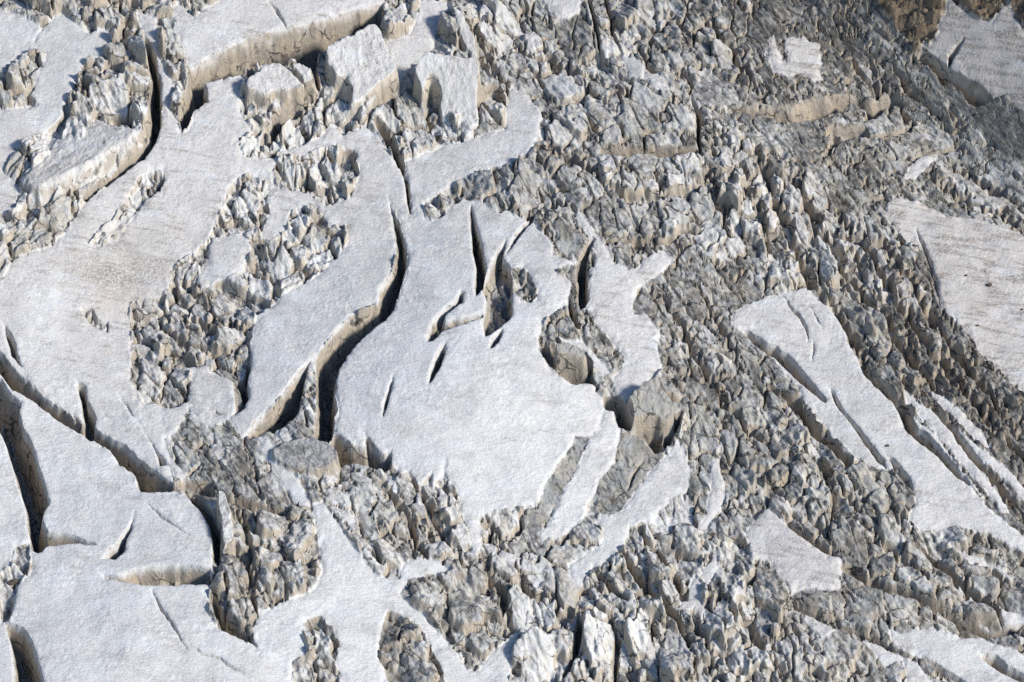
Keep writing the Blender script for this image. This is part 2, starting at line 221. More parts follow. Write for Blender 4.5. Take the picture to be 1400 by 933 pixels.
 ('narrow upright crack near the top of the jumbled icefall', 5, crack([(803,-20),(805,0),(815,40),(818,60),(822,82)], 6)),
 ('kinked crack next to the narrow upright one in the icefall', 5, crack([(826,-20),(828,0),(836,25),(836,45),(850,72)], 6)),
 ('winding dark gap through the jumbled icefall beside the tan ledge', 6, crack([(945,130),(955,155),(955,190),(960,218)], 8)),
 ('long thin dark crack descending through fractured grey ice', 4, crack([(1070,817),(1100,834),(1145,854),(1175,864),(1195,872),(1220,887),(1250,902)], 7)),
 ('dark crack continuing across the long bluish snow patch', 4, crack([(1258,896),(1288,917),(1320,935),(1350,955)], 7)),
 ('brown layered crevasse wall stretching below the fractured grey ice', 5, [(1147,767),(1165,768),(1185,782),(1205,790),(1220,797),(1245,805),(1275,820),(1290,830),(1325,845),(1355,857),(1400,850),(1440,860),(1400,862),(1362,864),(1355,866),(1325,855),(1290,845),(1280,835),(1255,820),(1220,812),(1195,805),(1170,790),(1150,778)]),
 ('dark gap along the edge of the smooth plain snow patch', 5, [(1062,696),(1105,732),(1125,742),(1148,759),(1138,758),(1113,747),(1080,722)]),
 ('long dark furrow through the ice ridges below the slanting slab', 5, crack([(1250,738),(1263,752),(1288,774),(1325,809),(1363,834),(1373,859)], 10)),
 ('tan crevasse at the lower end of the long bluish snow patch', 5, [(1338,893),(1360,895),(1378,910),(1400,920),(1440,940),(1420,948),(1390,930),(1365,917),(1345,902)]),
 ('dark moat between the pinkish snow and the glacier edge', 8, [(1248,73),(1262,68),(1290,88),(1303,98),(1320,108),(1345,122),(1358,135),(1338,145),(1325,142),(1315,125),(1300,110),(1288,115),(1280,100),(1262,82)]),
 ('short dark cleft in the pinkish snow above the moat', 5, crack([(1318,52),(1308,66),(1300,76),(1296,98)], 8)),
 ('curved dark trench under the cracked ice slab', 7, [(368,182),(372,160),(390,148),(408,135),(425,128),(438,132),(418,145),(400,158),(385,178),(375,190)]),
 ('dark crescent crevasse ringing the broken ice beside the slabby snowfield', 6, [(286,800),(290,830),(303,858),(352,886),(345,868),(322,850),(305,832),(297,810)]),
 ('thin crack in grey ice between two snow strips', 3, crack([(880,628),(868,645),(862,658),(857,670)], 5)),
 ('dark furrow through the grey ice beneath the ragged snow strip', 4, crack([(810,772),(822,790),(845,815),(860,828)], 9)),
 ('deep diagonal furrow below the ragged snow strip', 5, crack([(845,750),(870,785),(895,815),(920,838),(945,880)], 12)),
 ('furrow curving through the light ice blocks', 5, crack([(835,850),(845,875),(842,900),(840,940)], 10)),
 ('gap between two pale rounded ice blocks', 5, crack([(790,840),(793,860),(786,895),(770,925)], 11)),
]
FURROW = [  # long troughs in the broken ice
 (13, [(1030,200),(1060,260),(1078,320),(1110,390),(1150,440),(1190,500)]), (12, [(1080,230),(1105,290),(1145,350),(1190,410),(1240,480),(1300,560)]), (12, [(1150,290),(1190,350),(1230,420),(1290,500),(1350,570),(1410,640)]), (10, [(1175,320),(1215,345),(1250,390),(1285,450),(1340,520),(1400,590)]),
 (12, [(960,220),(985,280),(1000,330)]), (12, [(820,250),(870,270),(960,255),(1010,225)]), (10, [(830,330),(900,330),(960,310)]), (11, [(700,60),(760,90),(830,110)]), (12, [(730,200),(800,220),(840,240)]), (9, [(870,60),(900,110),(945,150)]), (9, [(960,20),(1000,70),(1040,120)]),
 (8, [(1140,60),(1200,120),(1260,170)]), (8, [(1190,60),(1250,130),(1320,190)]), (8, [(890,390),(930,440),(960,500),(1000,560),(1040,620)]), (8, [(940,380),(980,430),(1010,500)]), (8, [(680,745),(705,725),(735,700)]), (12, [(660,760),(690,820),(700,870)]), (12, [(1035,640),(1080,690)]), (9, [(1160,700),(1230,760),(1290,810)]),
 (10, [(1080,850),(1120,940)]), (12, [(990,820),(1040,880),(1080,950)]), (10, [(860,700),(900,760),(950,840),(990,940)]), (12, [(520,650),(560,720),(590,790)]), (12, [(560,650),(600,710),(640,780)]), (12, [(1010,215),(1040,290),(1050,350)]), (10, [(1090,600),(1130,650),(1180,700)]), (8, [(1240,220),(1320,270),(1400,310)]), (8, [(1290,215),(1350,255),(1400,280)]),
 (11, [(700,770),(715,800),(760,830),(770,860)]), (10, [(620,640),(640,690),(700,760)]), (11, [(330,700),(345,750),(340,800),(355,850)]), (10, [(350,740),(400,770),(440,760)]), (10, [(240,430),(290,450),(340,440)]), (9, [(200,435),(260,470),(330,480)]), (10, [(640,30),(660,70),(690,110)]), (9, [(100,90),(150,110),(200,100)]),
]
SERAC = [  # label, height m, outline of the top as it appears, tilt (du, dv), whiteness
 ('cracked flat-topped ice slab beneath the tan cliff', 3.6, [(335,108),(350,100),(362,90),(382,86),(393,92),(415,113),(416,120),(405,123),(387,125),(375,122),(365,130),(352,125),(340,122)], (0, -.10), .9),
 ('small ice slab split off by a crack from the flat-topped slab', 3.6, [(397,87),(410,84),(425,95),(432,112),(420,113),(410,103)], (0, -.1), .9),
 ('large square white-topped ice block standing apart from the cliff', 4.6, [(446,65),(510,41),(523,48),(530,68),(548,96),(523,110),(483,136),(478,128),(480,115),(475,100),(460,104),(447,83)], (.05, -.2), .95),
 ('tall pale ice tower with a dark notch in its face', 3.6, [(565,103),(582,92),(615,98),(648,102),(658,112),(652,130),(655,150),(648,168),(630,174),(612,177),(603,150),(600,118),(588,115),(578,130),(570,118)], (.12, -.75), .85),
 ('leaning ice fin with sharp edge above the pale tower', 3.5, [(618,15),(632,22),(650,50),(657,80),(652,88),(640,68),(628,48)], (.1, -.3), .6),
 ('broad pebbly snow dome with a tan flank above the winding crevasse', 2.0, [(85,162),(110,153),(150,155),(180,162),(194,172),(198,182),(185,200),(160,218),(120,245),(85,262),(55,275),(28,262),(25,235),(45,210),(68,180)], (.12, .22), .72),
 ('semicircular ice ledge with tan fringe at the end of the S-curved crevasse', 1.4, [(372,612),(390,598),(420,594),(448,602),(462,616),(464,632),(450,642),(425,645),(395,638),(376,628)], (.05, .1), .3),
 ('big brown rounded ice boulder hanging over a dark gap', 3.4, [(855,540),(880,525),(900,520),(922,545),(925,565),(910,575),(890,568),(862,572)], (0, -.35), .25),
 ('thin upright ice slab standing at the edge of the slabby snowfield', 3.0, [(296,675),(310,676),(318,700),(321,735),(306,742),(301,715)], (0, -.2), .7),
 ('fractured tan-faced ice block under the thin snow strip', 3.0, [(755,470),(775,468),(792,474),(806,486),(800,492),(780,485),(760,484)], (0, -.2), .45),
 ('small bright white ice block perched beside the brown boulder', 2.5, [(932,556),(944,562),(936,580),(930,590),(926,575)], (0, -.4), 1.),
]
BLOCKS = np.array([  # x, y, length px, width px, angle, height m, whiteness
 (727,58,26,18,60,1.8,.9),(742,92,34,24,50,2,.7),(745,37,30,18,40,1,.5),(765,120,60,28,40,2.2,.9),(787,100,36,22,60,2,.8),(790,160,50,36,45,2.2,.7),(815,155,40,34,70,2,.6),
 (852,20,40,26,60,1.8,.5),(880,15,34,20,75,1.6,.7),(905,22,30,18,75,1.6,.7),(925,80,22,14,60,1.6,.7),(880,65,30,16,55,1.2,.4),(965,45,28,22,50,1.6,.8),(990,75,34,26,30,1.6,.7),(985,30,30,12,70,1.4,.6),(890,140,40,24,45,1.5,.7),(930,165,40,30,60,2,.7),(870,170,60,30,40,1.5,.5),(835,190,24,24,0,1.8,.8),(765,185,30,24,50,1.8,.7),(835,225,36,22,-40,2,.8),(880,222,50,26,10,1.6,.6),(940,226,40,26,30,1.8,.8),(760,215,22,16,80,1.6,.5),
 (850,248,30,20,30,1.8,.7),(880,260,26,20,-40,2,.7),(925,252,22,22,0,2,.8),(920,288,44,42,60,2.2,.7),(1000,264,44,26,65,2.6,.85),(1010,240,30,20,60,2,.8),(960,282,30,26,60,2,.6),(985,297,26,18,75,1.8,.7),(860,292,44,30,-30,1.8,.6),(885,312,40,14,75,1.6,.6),(850,345,50,24,55,1.2,.3),(775,325,56,30,55,1.2,.4),(720,262,60,45,45,1.5,.4),(650,255,50,28,-15,1.6,.5),(975,322,50,30,-40,2,.8),(1025,312,30,24,-60,2.2,.9),(1005,342,26,20,60,2,.9),(990,352,30,14,70,1.8,.7),(1040,362,30,22,45,1.6,.4),
 (1055,305,26,22,70,2.4,.95),(1062,254,20,24,90,1.8,.8),(1085,272,40,18,60,2,.8),(1090,317,46,22,65,2.2,.8),(1106,300,36,18,70,2,.5),(1120,272,46,26,75,2,.6),(1130,332,40,18,60,2,.85),(1133,367,44,22,60,2.2,.8),(1090,374,26,20,45,2,.9),(1062,372,36,28,50,2,.7),(1150,337,28,16,60,1.6,.8),(1160,302,26,18,80,1.8,.6),(1200,352,30,24,50,1.6,.6),(1215,402,30,20,60,1.8,.7),(1245,407,36,26,60,1.8,.8),(1200,432,44,20,55,1.6,.6),
 (530,692,60,40,30,1.5,.6),(575,702,40,22,60,1.6,.7),(610,702,46,22,70,2,.85),(545,760,50,34,45,1.4,.6),(600,755,40,26,30,1.6,.7),(625,740,56,24,60,1.8,.85),(655,790,28,20,60,1.6,.6),(690,772,40,30,60,1.8,.8),(640,830,70,46,45,2,.55),(590,815,50,40,30,2,.6),(655,880,28,24,70,1.8,.7),(695,735,56,26,30,1.2,.5),(500,680,40,30,45,1.4,.65),
 (730,902,70,50,60,2.4,.9),(710,842,60,30,60,2,.85),(745,832,80,28,65,2,.85),(775,882,50,36,70,2,.7),(820,882,90,50,70,2.4,.85),(815,850,40,26,30,2,.8),(850,820,40,24,35,2,.8),(840,800,50,28,50,1.6,.5),(868,848,30,14,-25,2,.7),(880,885,80,28,60,2,.7),(920,905,70,42,65,2,.7),(890,822,50,26,55,2,.8),(925,815,40,22,0,1.8,.7),(905,765,50,40,45,1.6,.5),(935,735,50,30,60,1.6,.6),(985,850,50,34,65,2,.85),(1000,800,70,30,65,1.8,.75),(1040,900,60,28,80,2.2,.9),(1015,905,50,20,80,2,.8),(1020,770,50,22,65,1.4,.6),(770,760,46,30,45,1.2,.5),(740,790,50,36,60,1.8,.7),
 (1095,725,50,30,45,1.6,.4),(1165,740,50,40,50,1.6,.35),(1205,775,28,24,0,1.6,.4),(1110,820,56,30,30,1.6,.3),(1180,825,60,48,60,1.8,.4),(1235,830,56,44,50,1.8,.45),(1260,795,60,24,40,1.8,.7),(1150,885,60,32,75,2,.6),(1230,915,40,22,75,1.6,.6),(1185,720,36,22,50,1.6,.6),(1215,735,40,24,50,1.8,.6),(1250,765,40,26,45,1.8,.6),(1300,735,46,30,40,1.8,.7),(1345,755,36,24,40,1.6,.5),(1295,815,44,24,30,1.8,.6),(1330,835,50,22,30,1.8,.6),(1350,800,50,30,40,1.6,.5),(1295,858,40,24,30,1.6,.6),(1340,785,50,16,25,1.6,.5),
 (900,530,60,34,45,2,.5),(960,595,60,34,75,2.2,.5),(1000,610,40,24,70,2,.45),(1030,622,60,40,40,2.2,.45),(1010,652,50,30,60,2,.4),(965,655,44,34,70,1.2,.3),
 (1100,640,40,30,40,1.8,.6),(1065,650,24,20,0,1.6,.4),(1150,662,40,24,50,2,.6),(1180,655,40,30,50,2,.5),(1205,685,30,26,50,2,.6),(1120,682,36,28,60,1.6,.6),(1230,685,40,20,60,1.8,.5),(1200,485,34,20,70,2,.4),(1250,508,24,18,60,1.6,.5),(1225,492,20,14,80,1.8,.5),
 (335,740,30,22,60,2,.7),(370,762,60,30,-45,2,.7),(405,740,60,40,-30,2,.75),(360,792,40,34,60,2,.7),(395,800,60,40,60,2,.7),(330,800,50,34,60,2,.6),(320,845,30,30,45,2,.7),(370,715,50,34,45,1.6,.6),(345,830,40,34,0,1.6,.6),
 (345,275,50,18,70,2.4,.8),(330,295,40,18,65,2.2,.8),(335,320,34,26,30,1.6,.7),(412,305,34,24,70,2.2,.85),(430,325,36,30,60,1.6,.5),(462,330,36,16,-60,2,.7),(380,358,50,26,70,2,.85),(410,348,40,22,70,2,.7),(435,355,50,20,-40,1.8,.8),(400,383,50,20,-35,1.8,.7),(355,393,50,24,60,2,.8),(265,367,34,12,-50,2,.8),(248,372,30,14,-60,1.8,.7),(280,377,34,12,-45,2,.85),
 (200,422,36,16,-10,1.6,.7),(205,452,50,26,50,1.8,.8),(240,457,40,22,45,1.8,.7),(275,432,30,24,60,1.8,.8),(312,462,40,28,0,2.2,.9),(335,432,30,24,60,2,.8),(270,474,36,24,30,1.6,.7),(240,427,30,16,-20,1.6,.8),
 (400,238,44,28,70,2.2,.85),(430,244,44,20,80,2.2,.8),(455,238,56,20,80,2.2,.8),(475,244,56,18,85,2,.7),(385,252,40,18,75,1.6,.4),
 (335,144,30,22,60,1.6,.8),(345,198,30,30,0,1.8,.8),(365,198,20,12,85,1.4,.6),(400,184,40,30,-40,1.8,.8),(425,164,44,30,-40,1.8,.8),(465,154,46,26,-10,2,.9),
 (540,30,50,46,70,2.6,.7),(600,85,60,34,60,2.2,.75),(670,85,60,22,60,2,.5),(665,110,50,30,70,2,.6),(675,150,50,20,75,2,.8),(690,35,60,30,60,2,.7),(665,25,26,22,30,2,.8),(500,150,50,36,-50,2.2,.7),(525,168,56,36,60,1.8,.55),(570,192,50,34,60,1.6,.75),(560,150,60,40,60,1.4,.4),
 (28,112,70,30,-45,2.6,.6),(20,140,60,30,45,2,.5),(95,15,50,24,30,2.2,.5),(150,25,40,34,60,2.2,.5),(165,78,40,26,20,2.2,.5),(180,93,46,18,30,2.2,.7),(190,114,36,30,60,2.4,.85),(150,134,80,30,10,2.2,.7),(130,108,40,30,60,1.8,.6),(190,144,50,24,75,2,.6),(220,12,40,22,0,2,.5),(245,55,60,34,60,1.6,.6),(240,135,50,22,75,2.4,.8),
 (80,295,60,30,-55,1.5,.6),(30,325,50,24,-65,2,.6),(10,315,40,24,80,2,.6),(60,350,30,24,-45,1.6,.5),(420,870,50,16,70,2,.6),(440,880,70,18,70,2.2,.75),(412,915,40,30,60,1.8,.6),(445,925,40,24,60,1.8,.6),(540,870,50,40,45,2,.5),(565,890,60,26,40,2,.6),(560,920,70,50,30,2.2,.6),(540,900,40,30,60,1.8,.45),
])
# how the broken ice runs: x, y, angle, elongation, size px, relief, dirt, whiteness
FIELD = np.array([
 (850,80,55,1.5,22,1.0,.35,.55),(1050,250,68,1.9,24,1.15,.35,.6),(1150,350,60,3.0,20,1.0,.4,.5),(1300,560,57,5.0,16,.75,.85,.25),(1150,40,45,2.0,15,.55,.95,.2),(1000,10,50,1.6,16,.8,.6,.4),
 (1290,250,36,4.5,20,.6,.5,.4),(1160,220,48,4.5,20,.45,.55,.35),(950,420,48,3.2,20,.5,.45,.35),(940,500,60,3.0,24,.8,.4,.4),(950,780,60,2.6,28,1.0,.3,.6),(800,850,65,2.0,32,1.15,.25,.7),(1050,880,72,1.7,24,1.1,.3,.6),
 (1300,800,38,3.4,24,.9,.45,.45),(1180,780,50,2.0,30,.7,.45,.4),(560,720,45,2.0,26,.8,.5,.55),(340,780,60,1.7,30,1.0,.6,.5),(300,600,50,3.2,38,.28,.45,.58),(600,60,60,1.6,34,1.3,.25,.6),(150,60,60,1.6,30,1.3,.3,.55),
 (260,440,45,1.6,20,.95,.45,.62),(400,340,62,1.5,24,1.2,.3,.7),(450,240,78,2.0,20,1.2,.25,.75),(1100,650,50,1.5,18,1.0,.4,.5),(1380,620,56,5.5,16,.7,.85,.25),(700,400,60,1.5,18,.9,.45,.4),(860,600,60,1.5,26,.5,.35,.4),(1350,420,58,3,16,.6,.75,.3),(60,320,-50,1.8,28,1,.2,.6),(420,880,70,1.8,26,1.1,.5,.55),(560,890,45,1.8,34,.9,.6,.5),(620,830,45,1.6,30,.9,.55,.5),(700,700,55,1.8,26,.8,.3,.6),
 (1080,190,45,4,22,.22,.55,.4),(1150,250,50,4,24,.20,.55,.42),(1200,200,45,4,22,.25,.5,.45),(1330,260,35,4,26,.35,.45,.45),(1250,230,40,4,24,.28,.5,.45),
 (1100,20,40,3,18,.28,.85,.25),(1150,75,45,2.6,16,.35,.75,.32),(1210,95,50,3,18,.35,.6,.4),(1040,110,45,2.4,18,.35,.6,.42),
 (925,405,48,4,24,.25,.5,.42),(965,450,48,4,22,.30,.5,.38),(850,350,55,3,26,.35,.45,.4),(880,110,45,2.6,26,.42,.45,.5),(775,60,50,2,26,.42,.45,.48),
 (1180,800,50,2,36,.38,.4,.42),(1110,830,40,2,30,.4,.45,.4),(1240,840,40,2,34,.4,.4,.45),(720,750,40,2.2,30,.45,.35,.5),(960,660,70,2.2,26,.35,.4,.4),(540,700,35,2.6,26,.5,.35,.6),
])

# ------------------------------------------------------------------ maps over the photo's pixels
X0, X1, Y0, Y1 = -90, 1490, -80, 1020
MW, MH = X1 - X0, Y1 - Y0
def poly_sdf(poly, pad=14):
    p = np.array(poly, float)
    a0 = max(int(p[:, 0].min()) - pad - X0, 0); a1 = min(int(p[:, 0].max()) + pad - X0, MW)
    b0 = max(int(p[:, 1].min()) - pad - Y0, 0); b1 = min(int(p[:, 1].max()) + pad - Y0, MH)
    gx, gy = np.meshgrid(np.arange(a0, a1, dtype=F) + X0, np.arange(b0, b1, dtype=F) + Y0)
    d2 = np.full(gx.shape, 1e9, F); ins = np.zeros(gx.shape, bool)
    q = np.roll(p, -1, 0)
    for (ax, ay), (bx, by) in zip(p, q):
        ex, ey = bx - ax, by - ay
        L = ex * ex + ey * ey + 1e-9
        t = np.clip(((gx - ax) * ex + (gy - ay) * ey) / L, 0, 1)
        d2 = np.minimum(d2, (gx - ax - t * ex) ** 2 + (gy - ay - t * ey) ** 2)
        if by != ay:
            c = ((ay > gy) != (by > gy)) & (gx < ex * (gy - ay) / ey + ax)
            ins ^= c
    d = np.sqrt(d2)
    return (slice(b0, b1), slice(a0, a1)), np.where(ins, d, -d).astype(F)
def new_map(v=-60.): return np.full((MH, MW), v, F)

snow_d, snow_i = new_map(), np.full((MH, MW), -1, np.int16)
for i, (nm, lab, warm, pl) in enumerate(SNOW):
    s, d = poly_sdf(pl)
    m = d > snow_d[s]
    snow_i[s] = np.where(m, i, snow_i[s]); snow_d[s] = np.maximum(snow_d[s], d)
emb_d = new_map()
for pl in ROUGH:
    s, d = poly_sdf(pl); snow_d[s] = np.minimum(snow_d[s], -d); emb_d[s] = np.maximum(emb_d[s], d)
i_pad = [i for i, r in enumerate(SNOW) if 'bluish snow pad' in r[1]][0]
s, d = poly_sdf(SNOW[i_pad][3]); m = d > snow_d[s]; snow_i[s] = np.where(m & (d > 0), i_pad, snow_i[s]); snow_d[s] = np.maximum(snow_d[s], d)
flat_d = new_map()
for pl in FLAT:
    s, d = poly_sdf(pl); flat_d[s] = np.maximum(flat_d[s], d)
rock_d, rock_i = new_map(), np.full((MH, MW), -1, np.int16)
for i, (nm, lab, pl) in enumerate(ROCK):
    s, d = poly_sdf(pl); m = d > rock_d[s]
    rock_i[s] = np.where(m, i, rock_i[s]); rock_d[s] = np.maximum(rock_d[s], d)
crev_d, crev_i, crev_m, crev_s = new_map(), np.full((MH, MW), -1, np.int16), new_map(4.), new_map(1.)
for i, (lab, dep, pl) in enumerate(CREV):
    s, d = poly_sdf(pl); m = d > crev_d[s]
    crev_i[s] = np.where(m, i, crev_i[s]); crev_m[s] = np.where(m, dep, crev_m[s]); crev_s[s] = np.where(m, 1.3 if 'cliff' in lab else min(max(dep / max(d.max() * .9, 1), .55), 1.5), crev_s[s]); crev_d[s] = np.maximum(crev_d[s], d)
ser_d, ser_i = new_map(), np.full((MH, MW), -1, np.int16)
for i, (lab, h, pl, tilt, wh) in enumerate(SERAC):
    s, d = poly_sdf([(x, y + h * K_UP) for x, y in pl]); m = d > ser_d[s]
    ser_i[s] = np.where(m, i, ser_i[s]); ser_d[s] = np.maximum(ser_d[s], d)

fur_d = new_map()
for wd_, pl in FURROW:
    s, d = poly_sdf(crack(pl, wd_)); fur_d[s] = np.maximum(fur_d[s], d)

# orientation field, and one elongated cell per ice block
def field(x, y):
    x = np.asarray(x, float); y = np.asarray(y, float)
    d2 = (x[..., None] - FIELD[:, 0]) ** 2 + (y[..., None] - FIELD[:, 1]) ** 2
    wt = 1 / (d2 + 900.) ** 2
    wt /= wt.sum(-1, keepdims=True)
    c = (wt * np.cos(2 * np.radians(FIELD[:, 2]))).sum(-1); sn = (wt * np.sin(2 * np.radians(FIELD[:, 2]))).sum(-1)
    return [np.degrees(np.arctan2(sn, c)) / 2] + [(wt * FIELD[:, k]).sum(-1) for k in range(3, 8)]
seeds = [tuple(b) + (1.,) for b in BLOCKS]
occ = [(b[0], b[1], .5 * math.sqrt(b[2] * b[3])) for b in BLOCKS]
ox = np.zeros(6000); oy = np.zeros(6000); orr = np.zeros(6000); no = len(occ)
ox[:no], oy[:no], orr[:no] = np.array(occ).T
cand = np.stack([rng.uniform(X0 + 10, X1 - 10, 30000), rng.uniform(Y0 + 10, Y1 - 10, 30000)], 1)
size_k = np.exp(rng.normal(0, .42, 30000)); size_k[:4000] = np.exp(rng.normal(.75, .3, 4000))      # big blocks first, small ones fill in
n_big = 0
fa, fe, fs, fr, fd, fw = field(cand[:, 0], cand[:, 1])
for k in range(len(cand)):
    x, y = cand[k]
    if snow_d[int(y) - Y0, int(x) - X0] > 5 or no >= 5990: continue
    if k < 4000 and n_big >= 130: continue
    r = .5 * fs[k] * min(max(size_k[k], .55), 3.2)
    if ((ox[:no] - x) ** 2 + (oy[:no] - y) ** 2 < (.85 * (orr[:no] + r)) ** 2).any(): continue
    ox[no], oy[no], orr[no] = x, y, r; no += 1; n_big += k < 4000
    e = fe[k] * random.uniform(.7, 1.3)
    seeds.append((x, y, 2 * r * math.sqrt(e), 2 * r / math.sqrt(e), fa[k] + random.gauss(0, 12), max(.3, random.gauss(1.3, .6)), float(np.clip(fw[k] + random.gauss(0, .16), 0, 1)), fr[k]))
seeds = np.array(seeds); NS = len(seeds)
f1, f2, cid = new_map(9.), new_map(9.), np.zeros((MH, MW), np.int32)
gx, gy = np.meshgrid(np.arange(MW, dtype=F) + X0, np.arange(MH, dtype=F) + Y0)
wx = gx + 4.0 * fbm(gx / 26, gy / 26, 3, 101) * 1.6 + 1.6 * perlin(gx / 5, gy / 5, 111)
wy = gy + 4.0 * fbm(gx / 26, gy / 26, 3, 131) * 1.6 + 1.6 * perlin(gx / 5, gy / 5, 141)
for k in range(NS):
    x, y, L, Wd, a = seeds[k, :5]
    R = int(max(L, Wd) * 1.7 + 14)
    a0, a1 = max(int(x) - R - X0, 0), min(int(x) + R - X0, MW); b0, b1 = max(int(y) - R - Y0, 0), min(int(y) + R - Y0, MH)
    if a1 <= a0 or b1 <= b0: continue
    s = (slice(b0, b1), slice(a0, a1))
    ca, sa = math.cos(math.radians(a)), math.sin(math.radians(a))
    dx, dy = wx[s] - F(x), wy[s] - F(y)
    p = (dx * ca + dy * sa) / (L / 2); q = (-dx * sa + dy * ca) / (Wd / 2)
    d = np.abs(p * p * p * p + q * q * q * q) ** .25 * .5 + np.sqrt(p * p + q * q) * .5
    m = d < f1[s]
    f2[s] = np.where(m, f1[s], np.minimum(f2[s], d))
    cid[s] = np.where(m, k, cid[s]); f1[s] = np.where(m, d, f1[s])

# ------------------------------------------------------------------ the surface grid
DU = 0.172; DV = DU / math.sin(PITCH + SLOPE)
us = np.arange(-124, 124.01, DU); vv = np.arange(-98, 112.01, DV)
NU, NV = len(us), len(vv)
U, V = np.meshgrid(us.astype(F), vv.astype(F))
B = base_w(U, V).astype(F)
PX, PY = project(U, V, B); PX = PX.astype(F); PY = PY.astype(F)
# ragged edges: look the maps up with a small wobble
n1, n2 = perlin(PX / 9, PY / 9, 5), perlin(PX / 9, PY / 9, 6)
n3, n4 = perlin(PX / 3.2, PY / 3.2, 7), perlin(PX / 3.2, PY / 3.2, 8)
SX, SY = PX + 1.5 * n1 + .9 * n3, PY + 1.5 * n2 + .9 * n4
def lin(mp, x, y):
    x = np.clip(x - X0, 0, MW - 1.01); y = np.clip(y - Y0, 0, MH - 1.01)
    i, j = x.astype(np.int32), y.astype(np.int32); fx, fy = x - i, y - j
    a = mp[j, i] * (1 - fx) + mp[j, i + 1] * fx; b = mp[j + 1, i] * (1 - fx) + mp[j + 1, i + 1] * fx
    return (a * (1 - fy) + b * fy).astype(F)
def near(mp, x, y):
    return mp[np.clip((y - Y0 + .5).astype(np.int32), 0, MH - 1), np.clip((x - X0 + .5).astype(np.int32), 0, MW - 1)]
sd, cd, fl, rk = lin(snow_d, SX, SY), lin(crev_d, PX + 1.3 * n1 + .3 * n3, PY + 1.3 * n2 + .3 * n4), lin(flat_d, SX, SY), lin(rock_d, SX, SY)
sd_i, cd_i, rk_i = near(snow_i, SX, SY), near(crev_i, PX + 1.3 * n1, PY + 1.3 * n2), near(rock_i, SX, SY)
se = lin(ser_d, PX + 2.2 * n1, PY + 2.2 * n2); se_i = near(ser_i, PX + 2.2 * n1, PY + 2.2 * n2)
cdm = near(crev_m, PX, PY); cds = near(crev_s, PX, PY)
# coarse field on a small grid, then linear lookup
cxs, cys = np.meshgrid(np.arange(X0, X1 + 20, 20.), np.arange(Y0, Y1 + 20, 20.))
fcoarse = field(cxs, cys)
def lookc(c):
    x = np.clip((PX - X0) / 20, 0, c.shape[1] - 1.01); y = np.clip((PY - Y0) / 20, 0, c.shape[0] - 1.01)
    i, j = x.astype(np.int32), y.astype(np.int32); fx, fy = x - i, y - j
    return ((c[j, i] * (1 - fx) + c[j, i + 1] * fx) * (1 - fy) + (c[j + 1, i] * (1 - fx) + c[j + 1, i + 1] * fx) * fy).astype(F)
REL, DIRT, WHT = lookc(fcoarse[3]), lookc(fcoarse[4]), lookc(fcoarse[5])
c2, s2 = lookc(np.cos(2 * np.radians(fcoarse[0]))), lookc(np.sin(2 * np.radians(fcoarse[0])))
ANG = np.arctan2(s2, c2) / 2

# broken ice: every cell a tilted, rounded, chipped block with gaps between
C = near(cid, PX, PY)
q1, q2 = lin(f1, PX, PY), lin(f2, PX, PY)
edge = np.clip(q2 - q1, 0, 2)
tl = rng.normal(0, .27, (NS, 2)).astype(F)
tl[:, 1] += .10                                     # tops tip towards the valley
dxm = (PX - seeds[C, 0].astype(F)) * F(MPP); dym = (PY - seeds[C, 1].astype(F)) * F(MPP / .766)
ch = seeds[C, 5].astype(F)
rel_c = np.where(C < len(BLOCKS), np.clip(REL + .3, .5, 1.1), seeds[C, 7].astype(F))
gap_n = sstep(-.25, .35, fbm(PX / 34, PY / 34, 3, 33))
csz = np.sqrt(seeds[:, 2] * seeds[:, 3]).astype(F)[C]
gw = np.clip(5.5 / csz, .08, .5)                    # gaps stay about 1 m wide whatever the block's size
prof = sstep(0.0, .9 * gw, edge) * .88 + .12 * sstep(0, .8, edge)
blk = rel_c * (ch + np.clip(tl[C, 0] * dxm + tl[C, 1] * dym, -2.2, 2.2)) * prof
gap = rel_c ** .8 * (.3 + 5.5 * gap_n) * (1 - sstep(.02, gw * .68, edge))
# chips: each block split into facets along its own grain
ba = np.radians(seeds[:, 4]).astype(F)[C]
bx_, by_ = PX - seeds[C, 0].astype(F), PY - seeds[C, 1].astype(F)
bl = bx_ * np.cos(ba) + by_ * np.sin(ba) + 2.0 * n1 + C * F(37.7); bc = -bx_ * np.sin(ba) + by_ * np.cos(ba) + 2.0 * n2
e1, e2, fx1, fy1, r1 = worley(bl / 34, bc / 12, 210)
g1, g2, fx2, fy2, r2 = worley(bl / 17 + .3 * n1, bc / 6, 220)
k1 = np.clip((e2 - e1) / .16, 0, 1); k2 = np.clip((g2 - g1) / .22, 0, 1)
facet = (.35 * r1[0] + 1.1 * r1[1] * fx1 + .9 * r1[2] * fy1 + .35) * k1 - .6 * sstep(.0, .7, r1[3]) * (1 - sstep(0, .12, e2 - e1))
facet2 = (.10 * r2[0] + .45 * r2[1] * fx2 + .36 * r2[2] * fy2 + .05) * k2
# chips: a finer fracture, then ridged streaks along the flow
ca, sa = np.cos(ANG), np.sin(ANG)
al = PX * ca + PY * sa; ac = -PX * sa + PY * ca
